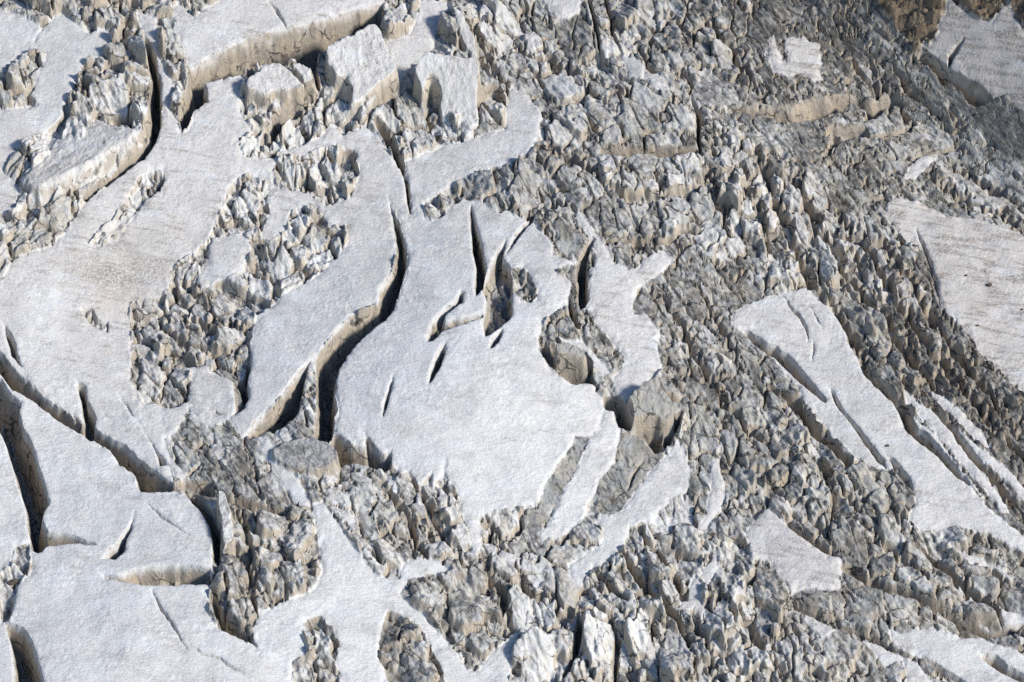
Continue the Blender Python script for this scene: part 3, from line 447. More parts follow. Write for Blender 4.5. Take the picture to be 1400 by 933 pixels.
# the rotated frame drifts slowly, so noise is read on a fixed frame per 45 degrees and blended by flow
def streak(al_s, ac_s, octs, seed, ridged):
    out = 0; wsum = 0
    for k, th in enumerate((30, 48, 62, 78, -40)):
        t = math.radians(th)
        wgt = np.clip(1 - np.abs(((np.degrees(ANG) - th + 90) % 180) - 90) / 20., 0, 1) + F(1e-3)
        x = (PX * math.cos(t) + PY * math.sin(t)) / al_s; y = (-PX * math.sin(t) + PY * math.cos(t)) / ac_s
        out = out + wgt * fbm(x, y, octs, seed + 7 * k, ridged=ridged); wsum = wsum + wgt
    return out / wsum
rid = streak(44., 14., 3, 40, True)
fin = streak(16., 5., 2, 60, False)
bump = fbm(PX / 14, PY / 14, 4, 80)
def soften(a, n):
    for _ in range(n):
        p_ = np.pad(a, 1, mode='edge')
        a = (p_[:-2, 1:-1] + p_[2:, 1:-1] + p_[1:-1, :-2] + p_[1:-1, 2:] + 2 * a) / F(6)
    return a
lines2 = np.abs(streak(80., 30., 2, 660, False)); crk = (.25 + .9 * sstep(-.2, .4, fbm(PX / 50, PY / 50, 2, 670))) * (1 - sstep(.008, .03, lines2))
fur = lin(fur_d, PX + 7 * n1 + 8 * perlin(PX / 30, PY / 30, 680), PY + 7 * n2 + 8 * perlin(PX / 30, PY / 30, 681))
trough = np.clip((fur + 1.5) * .55, 0, 2.6)
swell = fbm(PX / 75, PY / 75, 2, 610)
body = np.clip(.22 + .62 * REL, .3, .95) * blk + (.06 + .94 * REL) * .62 * facet + REL * .26 * facet2
rough_w = soften(body, 4) + (.30 + .40 * REL) * rid + .12 * REL * fin + (.16 + .30 * REL) * bump + .9 * REL * swell - gap - crk - trough - .95 * REL - .2 - 1.0 * sstep(-2, 6, lin(emb_d, PX, PY))
flat_w = .14 * rid + .16 * fin + .22 * bump + .16 * facet + .12 * facet2 - .25
fk = sstep(-4, 3, fl)
rough_w = rough_w * (1 - fk) + flat_w * fk
# snow: wind ripples and sun cups
rip = fbm(PX / 15 + PY / 60 + .4 * n1, PY / 5.2 - PX / 40, 3, 90)
cup = fbm(PX / 7, PY / 5, 2, 92)
amp_s = .25 + 1.1 * sstep(-.35, .5, fbm(PX / 55, PY / 40, 3, 96))
edge_s = (1 - sstep(0, 12, sd)) * (.45 * fbm(PX / 20, PY / 20, 2, 97) - .08)
snow_w = amp_s * (.15 * rip + .06 * cup) + .03 * n3 + edge_s + .55 * fbm(PX / 70, PY / 50, 3, 95) + .15 - .12 * (1 - sstep(0, 4, sd)) 
soft_e = 3.2 + 3.0 * n1 + 2.5 * fbm(PX / 26, PY / 26, 2, 640)
sk = sstep(-np.clip(soft_e, 1.0, 8.), 1.4, sd)
w = rough_w * (1 - sk) + snow_w * sk
# rock: blocky and stepped
q1_, q2_, qx_, qy_, qr_ = worley(PX / 26 + .5 * n1, PY / 15 + PX / 60, 810)
rk_w = (.9 * qr_[0] + 1.4 * qr_[1] * qx_ + 1.4 * qr_[2] * qy_) * np.clip((q2_ - q1_) / .15, 0, 1) - .9 * (1 - sstep(0, .12, q2_ - q1_)) + 1.2 * fbm(PX / 40 + PY / 60, PY / 24 - PX / 70, 5, 150, ridged=True, gain=.55) + .5 * fbm(PX / 9, PY / 9, 3, 160)
rkk = sstep(-2, 2, rk); w = w * (1 - rkk) + rk_w * rkk
# crevasses: near-vertical fluted walls
flute = .5 * perlin(PX / 6, PY / 6, 170) + 2.2 * perlin(PX / 17, PY / 17, 171)
cdn = cd + np.where(cd > 1.2, flute * np.clip((cd - 1.2) / 3, 0, 1), 0)
wob = (.9 * bump + .55 * facet + .35 * fbm(PX / 5, PY / 5, 2, 660)) * sstep(.8, 4., cd)
dep = np.clip(np.where(cdn < 1.6, .6 * cdn, .96 + cds * 1.8 * (cdn - 1.6)) + wob, 0, cdm)
floor_r = sstep(.6, 1.0, dep / cdm) * (1.6 * bump + .6 * rid + 1.1 * facet + .5)
dep = np.where(cd > 0, np.maximum(dep - floor_r, 0), 0)
lip = .12 * (1 - sstep(0, 3.5, -cd)) * (cd <= 0)
w = np.where(cd > 0, np.minimum(w, .6) - .12 - dep, w - lip)
# seracs: tall blocks with their own tilted tops
SH = np.array([r[1] for r in SERAC], F); ST = np.array([r[3] for r in SERAC], F)
SC = np.array([np.mean([(x, y + r[1] * K_UP) for x, y in r[2]], axis=0) for r in SERAC], F)
su = (PX - SC[se_i, 0]) * F(MPP); sv = -(PY - SC[se_i, 1]) * F(MPP / .766)
top = SH[se_i] + ST[se_i, 0] * su - ST[se_i, 1] * sv + .30 * bump + .08 * n3 + .18 * rid
SW = np.array([15. if 'dome' in r[0] else (6. if 'boulder' in r[0] else 2.2) for r in SERAC], F)[se_i]
kk = sstep(-2.0, SW, se + .8 * n1 + np.where(SW > 4, 2. * perlin(PX / 22, PY / 22, 620), 0))
w = np.where(se > -2.0, w + (np.maximum(top, w + .05) - w) * kk, w)
# steep walls: smooth along their run so that they read as ice, not as combs
for _ in range(3):
    gu_, gv_ = np.abs(np.gradient(w, axis=1)) / DU, np.abs(np.gradient(w, axis=0)) / DV
    k_ = sstep(1.2, 3.0, np.maximum(gu_, gv_))
    bu = w.copy(); bu[:, 2:-2] = (w[:, :-4] + w[:, 1:-3] + w[:, 2:-2] + w[:, 3:-1] + w[:, 4:]) / 5
    bv = w.copy(); bv[2:-2] = (w[:-4] + w[1:-3] + w[2:-2] + w[3:-1] + w[4:]) / 5
    w = (w + k_ * (np.where(gv_ > gu_, bu, bv) - w) * .85).astype(F)
W = (B + w).astype(F)

# ------------------------------------------------------------------ per-vertex facts for the materials
gu = np.gradient(w, axis=1) / DU; gv = np.gradient(w, axis=0) / DV
steep = np.sqrt(gu * gu + gv * gv)
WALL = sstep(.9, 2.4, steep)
is_ser = (se > .3)
whs = np.array([r[4] for r in SERAC], F)[se_i]
wht_cell = seeds[C, 6].astype(F)
SNOWA = np.clip(sstep(.25, .8, sk + .35 * fbm(PX / 6, PY / 6, 2, 650)) * (1 - WALL), 0, 1)
SNOWA = np.where(is_ser, np.clip(whs * (1 - .9 * WALL), 0, 1), SNOWA) * (cd <= 0)
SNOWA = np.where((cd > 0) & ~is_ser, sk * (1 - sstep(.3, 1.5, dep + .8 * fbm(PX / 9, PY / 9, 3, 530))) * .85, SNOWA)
facet_tone = .20 * r1[3] + .14 * r2[3]
WHITE = np.where(is_ser, whs, 1.25 * (.65 * wht_cell + .35 * WHT - .5) + .5 + facet_tone + .35 * fbm(PX / 50, PY / 50, 2, 500)) * (1 - fk) + (.30 + .6 * facet_tone) * fk
dust = sstep(.52, .85, wht_cell + .35 * fbm(PX / 12, PY / 9, 3, 520)) * (1 - sstep(.35, .9, steep)) * (sk < .5) * (fk < .5)
SNOWA = np.maximum(SNOWA, .85 * dust * (cd <= 0) * (~is_ser))
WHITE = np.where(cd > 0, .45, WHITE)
gr = .6 * streak(22., 5., 4, 400, False) + .5 * fbm(PX / 7, PY / 7, 3, 430) + .35 * fbm(PX / 45, PY / 45, 2, 440)
DIRT = sstep(-.14, .20, gr + (DIRT - .5) * .8)
DIRT_SHADE = np.where(sk > .5, 0, DIRT) * (1 - .25 * (C < len(BLOCKS))); DIRT_SHADE = np.where(cd > 0, .3, DIRT_SHADE)
m_s, m_dd = poly_sdf(FLAT[2]); mm = new_map(); mm[m_s] = m_dd
DIRT_SHADE = np.maximum(DIRT_SHADE, .95 * sstep(-6, 6, lin(mm, SX, SY)) * (sk < .5))
WARM = np.array([r[2] for r in SNOW], F)[np.clip(sd_i, 0, None)]
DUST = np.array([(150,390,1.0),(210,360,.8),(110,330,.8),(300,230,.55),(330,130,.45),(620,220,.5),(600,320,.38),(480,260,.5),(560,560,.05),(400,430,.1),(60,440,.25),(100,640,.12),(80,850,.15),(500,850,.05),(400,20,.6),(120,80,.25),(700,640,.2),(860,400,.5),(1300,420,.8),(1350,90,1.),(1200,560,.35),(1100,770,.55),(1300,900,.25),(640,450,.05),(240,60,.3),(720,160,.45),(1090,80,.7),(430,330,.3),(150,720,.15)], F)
num = np.zeros_like(PX); den = np.zeros_like(PX)
for x_, y_, a_ in DUST:
    q_ = 1 / ((PX - x_) ** 2 + (PY - y_) ** 2 + 1500.) ** 1.5; num += q_ * a_; den += q_
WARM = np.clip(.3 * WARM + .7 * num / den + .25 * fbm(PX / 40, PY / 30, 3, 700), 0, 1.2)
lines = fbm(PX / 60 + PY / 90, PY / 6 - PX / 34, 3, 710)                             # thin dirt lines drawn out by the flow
SNOW_DIRT_SHADE = np.clip(sstep(.10, .45, lines * .9 + .5 * WARM - .25 + .4 * fbm(PX / 35, PY / 35, 2, 720)), 0, 1) * np.clip(.25 + WARM, 0, 1)
SNOW_DIRT_SHADE = np.maximum(SNOW_DIRT_SHADE, np.exp(-(((PX - 158) / 70) ** 2 + ((PY - 372) / 38) ** 2)) * sstep(-.35, .3, lines + .3))  # grey shade of the hollow painted in as a dark patch, streaked with dirt
DIRT_SHADE = np.where(sk > .5, SNOW_DIRT_SHADE, DIRT_SHADE)
DEPTH = np.where(cd > 0, dep, 0)

# which thing each face belongs to
LAB = np.zeros((NV, NU), np.int32)                                # 0 = bare glacier ice
LAB[:] = 10000 + C
LAB[fk > .5] = 0
m = sd > 0; LAB[m] = 1000 + sd_i[m]
m = rk > 0; LAB[m] = 3000 + rk_i[m]
m = cd > 0; LAB[m] = 2000 + cd_i[m]
m = se > .2; LAB[m] = 4000 + se_i[m]
inframe = (PX > -60) & (PX < 1460) & (PY > -60) & (PY < 1000)
LAB[~inframe & (LAB >= 10000)] = 0
FL = LAB[:-1, :-1].ravel()

# ------------------------------------------------------------------ materials
def nodes_of(name):
    m = bpy.data.materials.new(name); m.use_nodes = True
    nt = m.node_tree; return m, nt, nt.nodes['Principled BSDF']
def N(nt, t, **kw):
    n = nt.nodes.new(t)
    for k, v in kw.items(): setattr(n, k, v)
    return n
def mixc(nt, fac, a, b):
    n = N(nt, 'ShaderNodeMix', data_type='RGBA')
    for sock, v in ((n.inputs[0], fac), (n.inputs[6], a), (n.inputs[7], b)):
        if isinstance(v, bpy.types.NodeSocket): nt.links.new(v, sock)
        else: sock.default_value = v if not isinstance(v, tuple) else v + (1,)
    return n.outputs[2]
def mth(nt, op, a, b=0., clamp=False):
    n = N(nt, 'ShaderNodeMath', operation=op, use_clamp=clamp)
    for sock, v in ((n.inputs[0], a), (n.inputs[1], b)):
        if isinstance(v, bpy.types.NodeSocket): nt.links.new(v, sock)
        else: sock.default_value = v
    return n.outputs[0]
def ramp(nt, v, a, b):
    n = N(nt, 'ShaderNodeMapRange', interpolation_type='SMOOTHSTEP')
    nt.links.new(v, n.inputs[0]); n.inputs[1].default_value = a; n.inputs[2].default_value = b
    return n.outputs[0]
def attr(nt, nm):
    return N(nt, 'ShaderNodeAttribute', attribute_name=nm).outputs['Fac']
def noise(nt, vec, scale, detail=4, rough=.6):
    n = N(nt, 'ShaderNodeTexNoise'); nt.links.new(vec, n.inputs['Vector'])
    n.inputs['Scale'].default_value = scale; n.inputs['Detail'].default_value = detail; n.inputs['Roughness'].default_value = rough
    return n.outputs[0]
def mapping(nt, vec, rot, scl):
    n = N(nt, 'ShaderNodeMapping'); nt.links.new(vec, n.inputs[0])
    n.inputs['Rotation'].default_value = rot; n.inputs['Scale'].default_value = scl
    return n.outputs[0]

def glacier_material():
    m, nt, bs = nodes_of('glacier_surface')
    pos = N(nt, 'ShaderNodeNewGeometry').outputs['Position']
    snow, wall, white, dirt_shade, warm, depth = (attr(nt, k) for k in ('snow', 'wall', 'white', 'dirt_shade', 'warm', 'depth'))
    # snow
    nb = noise(nt, pos, .06, 3); ng = noise(nt, pos, 6.5, 2, .7)
    nr = noise(nt, mapping(nt, pos, (0, 0, .25), (.6, 1.6, 1.)), 1.7, 4, .7)
    s1 = mixc(nt, ramp(nt, nb, .35, .65), (.80, .825, .85), (.74, .765, .79))
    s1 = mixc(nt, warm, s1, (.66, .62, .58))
    s1 = mixc(nt, mth(nt, 'MULTIPLY', ramp(nt, nr, .46, .68), .5), s1, (.56, .56, .57))
    s1 = mixc(nt, mth(nt, 'MULTIPLY', ramp(nt, ng, .55, .8), .25), s1, (.45, .44, .43))
    npatch = noise(nt, mapping(nt, mapping(nt, pos, (0, 0, .3), (1, 1, 1)), (0, 0, 0), (.35, 1., 1.)), .28, 6, .68)
    s1 = mixc(nt, mth(nt, 'MULTIPLY', ramp(nt, npatch, .52, .66), .42), s1, (.52, .515, .51))
    s1 = mixc(nt, mth(nt, 'MULTIPLY', ramp(nt, npatch, .46, .34), .5), s1, (.80, .86, .92))
    # ice
    n2 = noise(nt, pos, .35, 5, .65); n3 = noise(nt, pos, 1.6, 5, .7)
    nst = noise(nt, mapping(nt, mapping(nt, pos, (0, 0, 1.05), (1, 1, 1)), (0, 0, 0), (.55, 3.0, 1.)), .8, 5, .7)
    dark = mixc(nt, ramp(nt, n2, .35, .65), (.19, .197, .20), (.26, .245, .215))
    lite = mixc(nt, ramp(nt, n2, .35, .65), (.72, .75, .77), (.72, .69, .62))
    i1 = mixc(nt, mth(nt, 'ADD', white, mth(nt, 'MULTIPLY', mth(nt, 'SUBTRACT', n3, .5), .9), True), dark, lite)
    # grit lying on the ice in streaks
    g = mth(nt, 'ADD', mth(nt, 'MULTIPLY', nst, .6), mth(nt, 'MULTIPLY', n3, .4))
    gm = mth(nt, 'MULTIPLY', dirt_shade, ramp(nt, g, .36, .56))
    i1 = mixc(nt, mth(nt, 'MULTIPLY', gm, .85), i1, (.055, .052, .047))
    # thin dark crack lines drawn into the colour
    wrp = N(nt, 'ShaderNodeVectorMath', operation='ADD'); nt.links.new(pos, wrp.inputs[0])
    wn_ = N(nt, 'ShaderNodeTexNoise'); nt.links.new(pos, wn_.inputs['Vector']); wn_.inputs['Scale'].default_value = .5; wn_.inputs['Detail'].default_value = 4
    sc_ = N(nt, 'ShaderNodeVectorMath', operation='SCALE'); nt.links.new(wn_.outputs['Color'], sc_.inputs[0]); sc_.inputs['Scale'].default_value = 2.4
    nt.links.new(sc_.outputs[0], wrp.inputs[1])
    vor = N(nt, 'ShaderNodeTexVoronoi', feature='DISTANCE_TO_EDGE'); vor.inputs['Scale'].default_value = .30
    nt.links.new(mapping(nt, mapping(nt, wrp.outputs[0], (0, 0, 1.05), (1, 1, 1)), (0, 0, 0), (.45, 1.2, .8)), vor.inputs['Vector'])
    ckl = mth(nt, 'MULTIPLY', ramp(nt, vor.outputs['Distance'], .055, .015), ramp(nt, noise(nt, pos, .22, 2), .42, .6))
    i1 = mixc(nt, mth(nt, 'MULTIPLY', ckl, .85), i1, (.05, .048, .045))
    # walls: old ice in layers, tan with grey bands
    wv = N(nt, 'ShaderNodeCombineXYZ'); nt.links.new(mth(nt, 'MULTIPLY', depth, 1.0), wv.inputs[2])
    sep = N(nt, 'ShaderNodeSeparateXYZ'); nt.links.new(pos, sep.inputs[0])
    nt.links.new(mth(nt, 'MULTIPLY', sep.outputs[0], .07), wv.inputs[0]); nt.links.new(mth(nt, 'MULTIPLY', sep.outputs[1], .07), wv.inputs[1])
    nl = noise(nt, wv.outputs[0], 1.3, 4, .7)
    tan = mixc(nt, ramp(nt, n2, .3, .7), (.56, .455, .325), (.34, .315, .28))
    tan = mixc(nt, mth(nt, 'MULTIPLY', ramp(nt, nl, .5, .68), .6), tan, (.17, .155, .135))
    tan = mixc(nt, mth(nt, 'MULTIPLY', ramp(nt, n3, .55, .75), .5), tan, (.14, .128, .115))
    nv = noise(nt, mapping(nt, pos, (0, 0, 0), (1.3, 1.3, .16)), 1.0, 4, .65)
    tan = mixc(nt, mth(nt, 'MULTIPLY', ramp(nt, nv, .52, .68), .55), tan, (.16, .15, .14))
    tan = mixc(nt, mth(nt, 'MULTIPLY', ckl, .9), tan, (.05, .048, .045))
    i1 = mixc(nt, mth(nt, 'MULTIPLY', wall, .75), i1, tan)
    s1 = mixc(nt, mth(nt, 'MULTIPLY', dirt_shade, mth(nt, 'MULTIPLY', ramp(nt, noise(nt, pos, 2.6, 3, .7), .36, .60), .8)), s1, (.25, .22, .19))  # flow dirt on the snow, plus the hollow's painted grey shade
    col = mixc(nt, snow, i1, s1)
    nt.links.new(col, bs.inputs['Base Color'])
    bs.inputs['Roughness'].default_value = .75
    bs.inputs['Specular IOR Level'].default_value = .25
    # fine relief
    hs = mth(nt, 'ADD', mth(nt, 'MULTIPLY', nr, .6), mth(nt, 'MULTIPLY', ng, .25))
    hi = mth(nt, 'ADD', mth(nt, 'MULTIPLY', n3, .35), mth(nt, 'MULTIPLY', nst, .45))
    hm = N(nt, 'ShaderNodeMix', data_type='FLOAT'); nt.links.new(snow, hm.inputs[0]); nt.links.new(hi, hm.inputs[2]); nt.links.new(hs, hm.inputs[3])
    bp = N(nt, 'ShaderNodeBump'); bp.inputs['Distance'].default_value = .5; bp.inputs['Strength'].default_value = 1.0
    nt.links.new(hm.outputs[0], bp.inputs['Height']); nt.links.new(bp.outputs[0], bs.inputs['Normal'])
    return m
def rock_material(name='brown_rock', ca_=(.16, .115, .075), cb_=(.27, .22, .16)):
    m, nt, bs = nodes_of(name)
    pos = N(nt, 'ShaderNodeNewGeometry').outputs['Position']
    a, b = noise(nt, pos, .25, 5, .65), noise(nt, pos, 1.5, 5, .7)
    c = mixc(nt, ramp(nt, a, .35, .65), ca_, cb_)
    c = mixc(nt, ramp(nt, b, .5, .72), c, (.07, .06, .05))
    nt.links.new(c, bs.inputs['Base Color']); bs.inputs['Roughness'].default_value = .85
    bp = N(nt, 'ShaderNodeBump'); bp.inputs['Distance'].default_value = .4; nt.links.new(b, bp.inputs['Height']); nt.links.new(bp.outputs[0], bs.inputs['Normal'])
    return m
M_ICE, M_ROCK = glacier_material(), rock_material()

# ------------------------------------------------------------------ cut the surface into its things
wxx, wyy, wzz = to_world(U, V, W)
VERT = np.stack([wxx.ravel(), wyy.ravel(), wzz.ravel()], 1).astype(F)
idx = np.arange(NV * NU, dtype=np.int32).reshape(NV, NU)
QUAD = np.stack([idx[:-1, :-1].ravel(), idx[:-1, 1:].ravel(), idx[1:, 1:].ravel(), idx[1:, :-1].ravel()], 1)
ATT = {k: a.ravel().astype(F) for k, a in (('snow', SNOWA), ('wall', WALL), ('white', WHITE), ('dirt_shade', DIRT_SHADE), ('warm', WARM), ('depth', DEPTH))}
def components(lab):
    """number the connected pieces of every label on the face grid"""
    h, wd = lab.shape; p = np.arange(h * wd, dtype=np.int32)
    hor = lab[:, 1:] == lab[:, :-1]; ver = lab[1:] == lab[:-1]
    idg = p.reshape(h, wd)
    ha, hb = idg[:, :-1][hor], idg[:, 1:][hor]; va, vb = idg[:-1][ver], idg[1:][ver]
    a_, b_ = np.concatenate([ha, va]), np.concatenate([hb, vb])
    for _ in range(200):
        pa, pb = p[a_], p[b_]; lo = np.minimum(pa, pb)
        if (pa == pb).all(): break
        np.minimum.at(p, pa, lo); np.minimum.at(p, pb, lo)
        while True:
            q_ = p[p]
            if (q_ == p).all(): break
            p = q_
        k_ = p[a_] != p[b_]; a_, b_ = a_[k_], b_[k_]
        if not len(a_): break
    return p
COMP = components(FL.reshape(NV - 1, NU - 1))
order = np.argsort(FL, kind='stable'); sl_ = FL[order]
labs, starts = np.unique(sl_, return_index=True); ends = np.append(starts[1:], len(sl_))
GROUPS = {int(l): order[a:b] for l, a, b in zip(labs, starts, ends)}
LOOSE = []                                         # crumbs cut off from their thing
PIECES = {}
for l, f in list(GROUPS.items()):
    if l == 0: continue
    c, n = np.unique(COMP[f], return_counts=True)
    if len(c) == 1: continue
    o_ = np.argsort(-n); big = c[o_[0]]
    extra = []
    for k_ in o_[1:]:
        ff = f[COMP[f] == c[k_]]
        if 1000 <= l < 2000 and len(ff) > 500: extra.append(ff)
        else: LOOSE.append(ff)
    GROUPS[l] = f[COMP[f] == big]; PIECES[l] = extra
scratch = np.zeros(NV * NU, np.int32)
PXf, PYf = PX.ravel(), PY.ravel()

def build_mesh(name, faces, origin=None, mat=M_ICE, attrs=True):
    q = QUAD[faces]
    used = np.unique(q); scratch[used] = np.arange(len(used), dtype=np.int32)
    loc = scratch[q].ravel(); co = VERT[used]
    if origin is not None: co = co - np.asarray(origin, F)
    me = bpy.data.meshes.new(name)
    me.vertices.add(len(used)); me.vertices.foreach_set('co', co.ravel())
    n = len(q)
    me.loops.add(n * 4); me.loops.foreach_set('vertex_index', loc)
    me.polygons.add(n); me.polygons.foreach_set('loop_start', np.arange(0, n * 4, 4, dtype=np.int32))
    me.update(calc_edges=True)
    me.polygons.foreach_set('use_smooth', np.ones(n, bool))
    for k, a in ATT.items():
        at = me.attributes.new(k, 'FLOAT', 'POINT'); at.data.foreach_set('value', a[used])
    me.materials.append(mat)
    return me
COL = scene.collection
def add(name, me, parent=None, loc=(0, 0, 0), **props):
    o = bpy.data.objects.new(name, me); COL.objects.link(o)
    o.location = loc
    if parent is not None: o.parent = parent
    for k, v in props.items():
        if v is not None: o[k] = v
    return o
def centre_of(faces):
    c = VERT[QUAD[faces, 0]]
    return (float(c[:, 0].mean()), float(c[:, 1].mean()), float(c[:, 2].min()))

bare = [GROUPS[0]] if 0 in GROUPS else []
for i, (nm, lab, warm, pl) in enumerate(SNOW):
    f = GROUPS.get(1000 + i)
    if f is None: continue
    c = centre_of(f)
    add(nm, build_mesh(nm, f, c), loc=c, label=lab, category=nm.replace('_', ' '), group={'snow_strip': 'snow strips on the ice', 'snow_patch': 'snow patches on the ice'}.get(nm))
for i, (lab, dp, pl) in enumerate(CREV):
    f = GROUPS.get(2000 + i)
    if f is None: continue
    c = centre_of(f)
    add('crevasse', build_mesh('crevasse', f, c), loc=c, label=lab, category='crevasse', group='crevasses in the glacier')
for i, (nm, lab, pl) in enumerate(ROCK):
    f = GROUPS.get(3000 + i)
    if f is None: continue
    c = centre_of(f)
    add(nm, build_mesh(nm, f, c, M_ROCK), loc=c, label=lab, category='rock', group='rock outcrops above the glacier')
wallf = WALL[:-1, :-1].ravel()
SUBC = components(np.where(FL >= 4000, np.where(FL < 5000, FL * 2 + (wallf > .5), -1), -1).reshape(NV - 1, NU - 1))
for i, r in enumerate(SERAC):
    f = GROUPS.get(4000 + i)
    if f is None: continue
    c = centre_of(f)
    root = add('serac', None, loc=c, label=r[0], category='ice block', group='tall ice blocks')
    st = wallf[f] > .5
    if st.any() and not st.all():                   # one face, one top: stray specks join the other part
        cw, nw = np.unique(SUBC[f[st]], return_counts=True); st = st & (SUBC[f] == cw[nw.argmax()])
        ct_, nt_ = np.unique(SUBC[f[wallf[f] <= .5]], return_counts=True)
        for c_ in ct_[nt_ < nt_.max()]: st = st | (SUBC[f] == c_)
    for nm, ff in (('top', f[~st]), ('ice_face', f[st])):
        if len(ff): add(nm, build_mesh(nm, ff, c), parent=root)
# blocks of the broken ice: the largest in view are things, the rest is rubble
REGIONS = [  # label for the blocks whose centre lies in this part of the glacier (first match)
 ((-90, -80, 270, 250), 'jagged grey ice block in the broken ice around the tilted snow tongue'),
 ((-90, 250, 230, 400), 'tan lumpy ice block below the pebbly snow dome'),
 ((170, 230, 500, 600), 'pale ice block in a cluster emerging from the broad dusty snowfield'),
 ((270, 600, 470, 1020), 'fractured pale ice block beside the big cracked slabs of the foreground snowfield'),
 ((470, 620, 690, 1020), 'layered grey ice block under the jagged rim of the smooth snow sheet'),
 ((270, -80, 720, 230), 'broken ice block among the tall ice towers below the flat snow shelf'),
 ((560, 225, 800, 560), 'grey ice block breaking through the large smooth snow sheet'),
 ((1000, -80, 1490, 130), 'dark dirty ice lump around the isolated round snow patch'),
 ((1140, 130, 1490, 300), 'streaked grey ice ridge on the bank below the rock wall'),
 ((720, -80, 1140, 225), 'weathered grey ice block in the upper jumbled icefall'),
 ((780, 225, 1250, 400), 'rounded pale ice block in the steep icefall above the slanting snow slab'),
 ((1140, 300, 1490, 720), 'narrow dark ice ridge in the streaky band beside the pinkish stony snowfield'),
 ((780, 400, 1050, 720), 'grey fractured ice block between the snow strips and the slanting snow slab'),
 ((1050, 520, 1260, 720), 'small grey ice block along the lower rim of the slanting snow slab'),
 ((1050, 690, 1490, 1020), 'grey layered ice block around the brown layered crevasse wall'),
 ((-90, -80, 1490, 1020), 'tall pale fractured ice block below the ragged snow strip'),
]
def region(x, y):
    for k, ((a, b, c, d), lab) in enumerate(REGIONS):
        if a <= x < c and b <= y < d: return k
STOP = set('running with below at of in along to beside tapering next joining near curling leading crossing between bending above continuing behind on under stretching descending through ringing cut ending narrowing lying hanging that splitting and split directly dotted tucked just curving perched standing'.split())
def short(lab):
    ws = lab.split(); out = []
    for k, t in enumerate(ws):
        if t in STOP and k > 1: break
        out.append(t.strip(','))
    return ' '.join(out)
MARKS = []                                          # landmarks a block can be named after
for lst, pi in ((SNOW, 3), (CREV, 2), (ROCK, 2), (SERAC, 2)):
    for r in lst:
        MARKS.append((short(r[1] if lst in (SNOW, ROCK) else r[0]), np.array(r[pi], float)))
from collections import Counter
cn = Counter(m_[0] for m_ in MARKS)
MARKS = [m_ for m_ in MARKS if cn[m_[0]] == 1 and m_[0] not in ('thin crack', 'dark crack', 'dark hole', 'small slot', 'small snow patch', 'snow sliver', 'small dark slot', 'tan crevasse', 'furrow', 'dark furrow', 'long trench') and len(m_[0].split()) <= 6]
def marks_near(x, y):
    d = [np.hypot(m_[1][:, 0] - x, m_[1][:, 1] - y).min() for m_ in MARKS]
    o_ = np.argsort(d)
    return MARKS[o_[0]][0], MARKS[o_[1]][0], d[o_[0]]
cells = []
for l, f in GROUPS.items():
    if l < 10000: continue
    x, y = float(PXf[QUAD[f, 0]].mean()), float(PYf[QUAD[f, 0]].mean())
    inside = -5 < x < 1405 and -5 < y < 938
    cells.append((len(f) if inside else 0, l, x, y))
cells.sort(reverse=True)
rest = list(LOOSE)
plan = []
for rank, (n, l, x, y) in enumerate(cells):
    if rank < 300 and n > 60: plan.append((n, l, x, y))
    else: rest.append(GROUPS[l])
tone_v = np.array([ATT['white'][QUAD[GROUPS[l], 0]].mean() + .6 * ATT['snow'][QUAD[GROUPS[l], 0]].mean() - .5 * ATT['dirt_shade'][QUAD[GROUPS[l], 0]].mean() for n, l, x, y in plan])
t_lo, t_hi = np.quantile(tone_v, (.33, .72)) if len(plan) else (0, 0)
LABELS = []
for (n, l, x, y), tv in zip(plan, tone_v):
    sd_ = seeds[l - 10000]; el = sd_[2] / sd_[3]
    size = 'large' if n > 1100 else ('mid-sized' if n > 620 else 'small')
    tone = 'dark grey' if tv < t_lo else ('grey' if tv < t_hi else 'whitish')
    shape = 'slender' if el > 2.6 else ('elongated' if el > 1.55 else 'chunky')
    m1, m2, dd = marks_near(x, y)
    LABELS.append([f'{size} {tone} {shape} ice block', m1, m2])
cnt = Counter((a, b) for a, b, c in LABELS)
for (n, l, x, y), (a, b, c) in zip(plan, LABELS):
    lab = f'{a} beside the {b}'
    if cnt[(a, b)] > 1 and len(f'{a} between the {b} and the {c}'.split()) <= 16: lab = f'{a} between the {b} and the {c}'
    f = GROUPS[l]; ct = centre_of(f)
    add('ice_block', build_mesh('ice_block', f, ct), loc=ct, label=lab, category='ice block', group=f'broken ice blocks beside the {b}')
for l, ex in PIECES.items():
    for ff in ex:
        x, y = float(PXf[QUAD[ff, 0]].mean()), float(PYf[QUAD[ff, 0]].mean()); m1, m2, dd = marks_near(x, y)
        ct = centre_of(ff)
        add('snow_patch', build_mesh('snow_patch', ff, ct), loc=ct, label=f'{"wide" if len(ff) > 3000 else "small"} cut-off snow piece between the {m1} and the {m2}', category='snow patch', group='snow patches on the ice')
if rest:
    add('ice_rubble', build_mesh('ice_rubble', np.concatenate(rest)), kind='stuff', label='small broken ice pieces and grit filling the icefall', category='ice rubble')
if bare:
    add('glacier_ice', build_mesh('glacier_ice', np.concatenate(bare)), kind='structure', label='smooth dirty grey glacier ice between the snow', category='glacier ice')

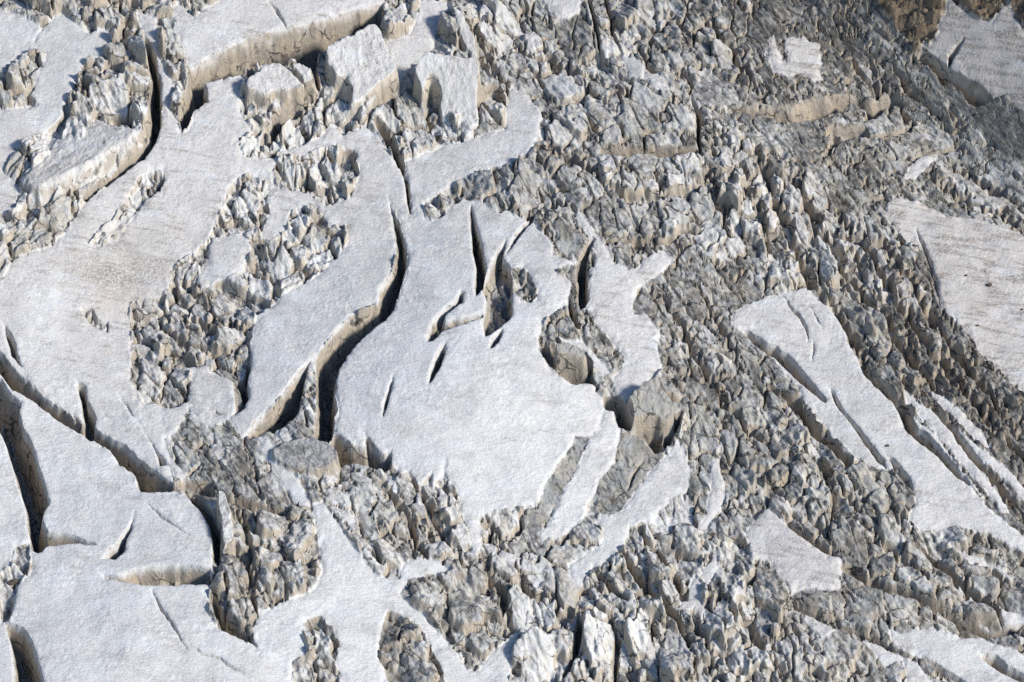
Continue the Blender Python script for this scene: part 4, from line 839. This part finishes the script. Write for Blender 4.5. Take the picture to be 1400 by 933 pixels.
# stones lying on the snow
STONES = [(1354,390,6,'dark flat stone, the largest on the wide pinkish snowfield'),(1321,376,3,'small dark stone higher up the slope than the largest on the pinkish snowfield'),(1250,335,4,'dark stone close to the shallow crack on the pinkish snowfield'),(1338,445,3,'small dark stone near the lower corner of the pinkish snowfield'),(1214,609,4,'lone black stone on the slanting snow slab'),(19,797,9,'brown boulder in the grimy gap beside the slabby snowfield'),(1398,423,3,'tiny dark stone out on the open pinkish snowfield')]
M_STONE = rock_material('dark_stone', (.07, .06, .05), (.11, .09, .07)); PXW, PYW = (a.ravel() for a in project(U, V, W))
for x, y, r, lab in STONES:
    hit = np.nonzero((PXW - x) ** 2 + (PYW - y) ** 2 < 3.)[0]; k = int(hit[np.argmin(VERT[hit, 1])]); p = VERT[k]; R = r * MPP * .55
    bm = bmesh.new(); bmesh.ops.create_icosphere(bm, subdivisions=2, radius=R)
    for v_ in bm.verts:
        q_ = v_.co.normalized(); t_ = 1 + .22 * math.sin(3.1 * q_.x + x) * math.cos(2.7 * q_.y + y) + .12 * math.sin(5 * q_.z + 4 * q_.x + r)
        v_.co = (v_.co.x * t_ * 1.25, v_.co.y * t_, v_.co.z * t_ * .7)
    me = bpy.data.meshes.new('boulder'); bm.to_mesh(me); bm.free(); me.materials.append(M_STONE)
    add('boulder', me, loc=(float(p[0]), float(p[1]), float(p[2]) + R * .3), label=lab, category='stone', group='stones on the snow')

# the glacier goes on around the surveyed part
def surround():
    vs_, fs_ = [], []
    a0, a1, b0, b1 = us[0], us[-1], vv[0], vv[-1]
    def strip(u0, u1, v0, v1, nu, nv):
        uu, vvv = np.meshgrid(np.linspace(u0, u1, nu), np.linspace(v0, v1, nv))
        w_ = base_w(uu, vvv) * np.exp(-np.clip(np.maximum(np.abs(uu) - 124, np.abs(vvv - 7) - 105), 0, None) / 60) - .6 + 1.2 * fbm(uu.astype(F) / 9, vvv.astype(F) / 9, 4, 300, ridged=True)
        x, y, z = to_world(uu, vvv, w_)
        o = sum(len(t) for t in vs_)
        vs_.append(np.stack([x.ravel(), y.ravel(), z.ravel()], 1))
        id_ = np.arange(nu * nv).reshape(nv, nu) + o
        fs_.append(np.stack([id_[:-1, :-1].ravel(), id_[:-1, 1:].ravel(), id_[1:, 1:].ravel(), id_[1:, :-1].ravel()], 1))
    E = 420
    strip(a0 - E, a0 + .3, b0 - E, b1 + E, 140, 260); strip(a1 - .3, a1 + E, b0 - E, b1 + E, 140, 260)
    strip(a0 + .3, a1 - .3, b0 - E, b0 + .3, 110, 140); strip(a0 + .3, a1 - .3, b1 - .3, b1 + E, 110, 140)
    me = bpy.data.meshes.new('glacier_surround')
    me.from_pydata(np.concatenate(vs_).tolist(), [], np.concatenate(fs_).tolist())
    for k, v in (('snow', .45), ('wall', 0.), ('white', .5), ('dirt_shade', .4), ('warm', .3), ('depth', 0.)):
        at = me.attributes.new(k, 'FLOAT', 'POINT'); at.data.foreach_set('value', np.full(len(me.vertices), v, F))
    me.materials.append(M_ICE)
    add('glacier_terrain', me, kind='structure', label='snowy glacier continuing around the icefall', category='glacier')
surround()
print('grid', NU, NV, 'cells', NS, 'objects', len(bpy.data.objects))
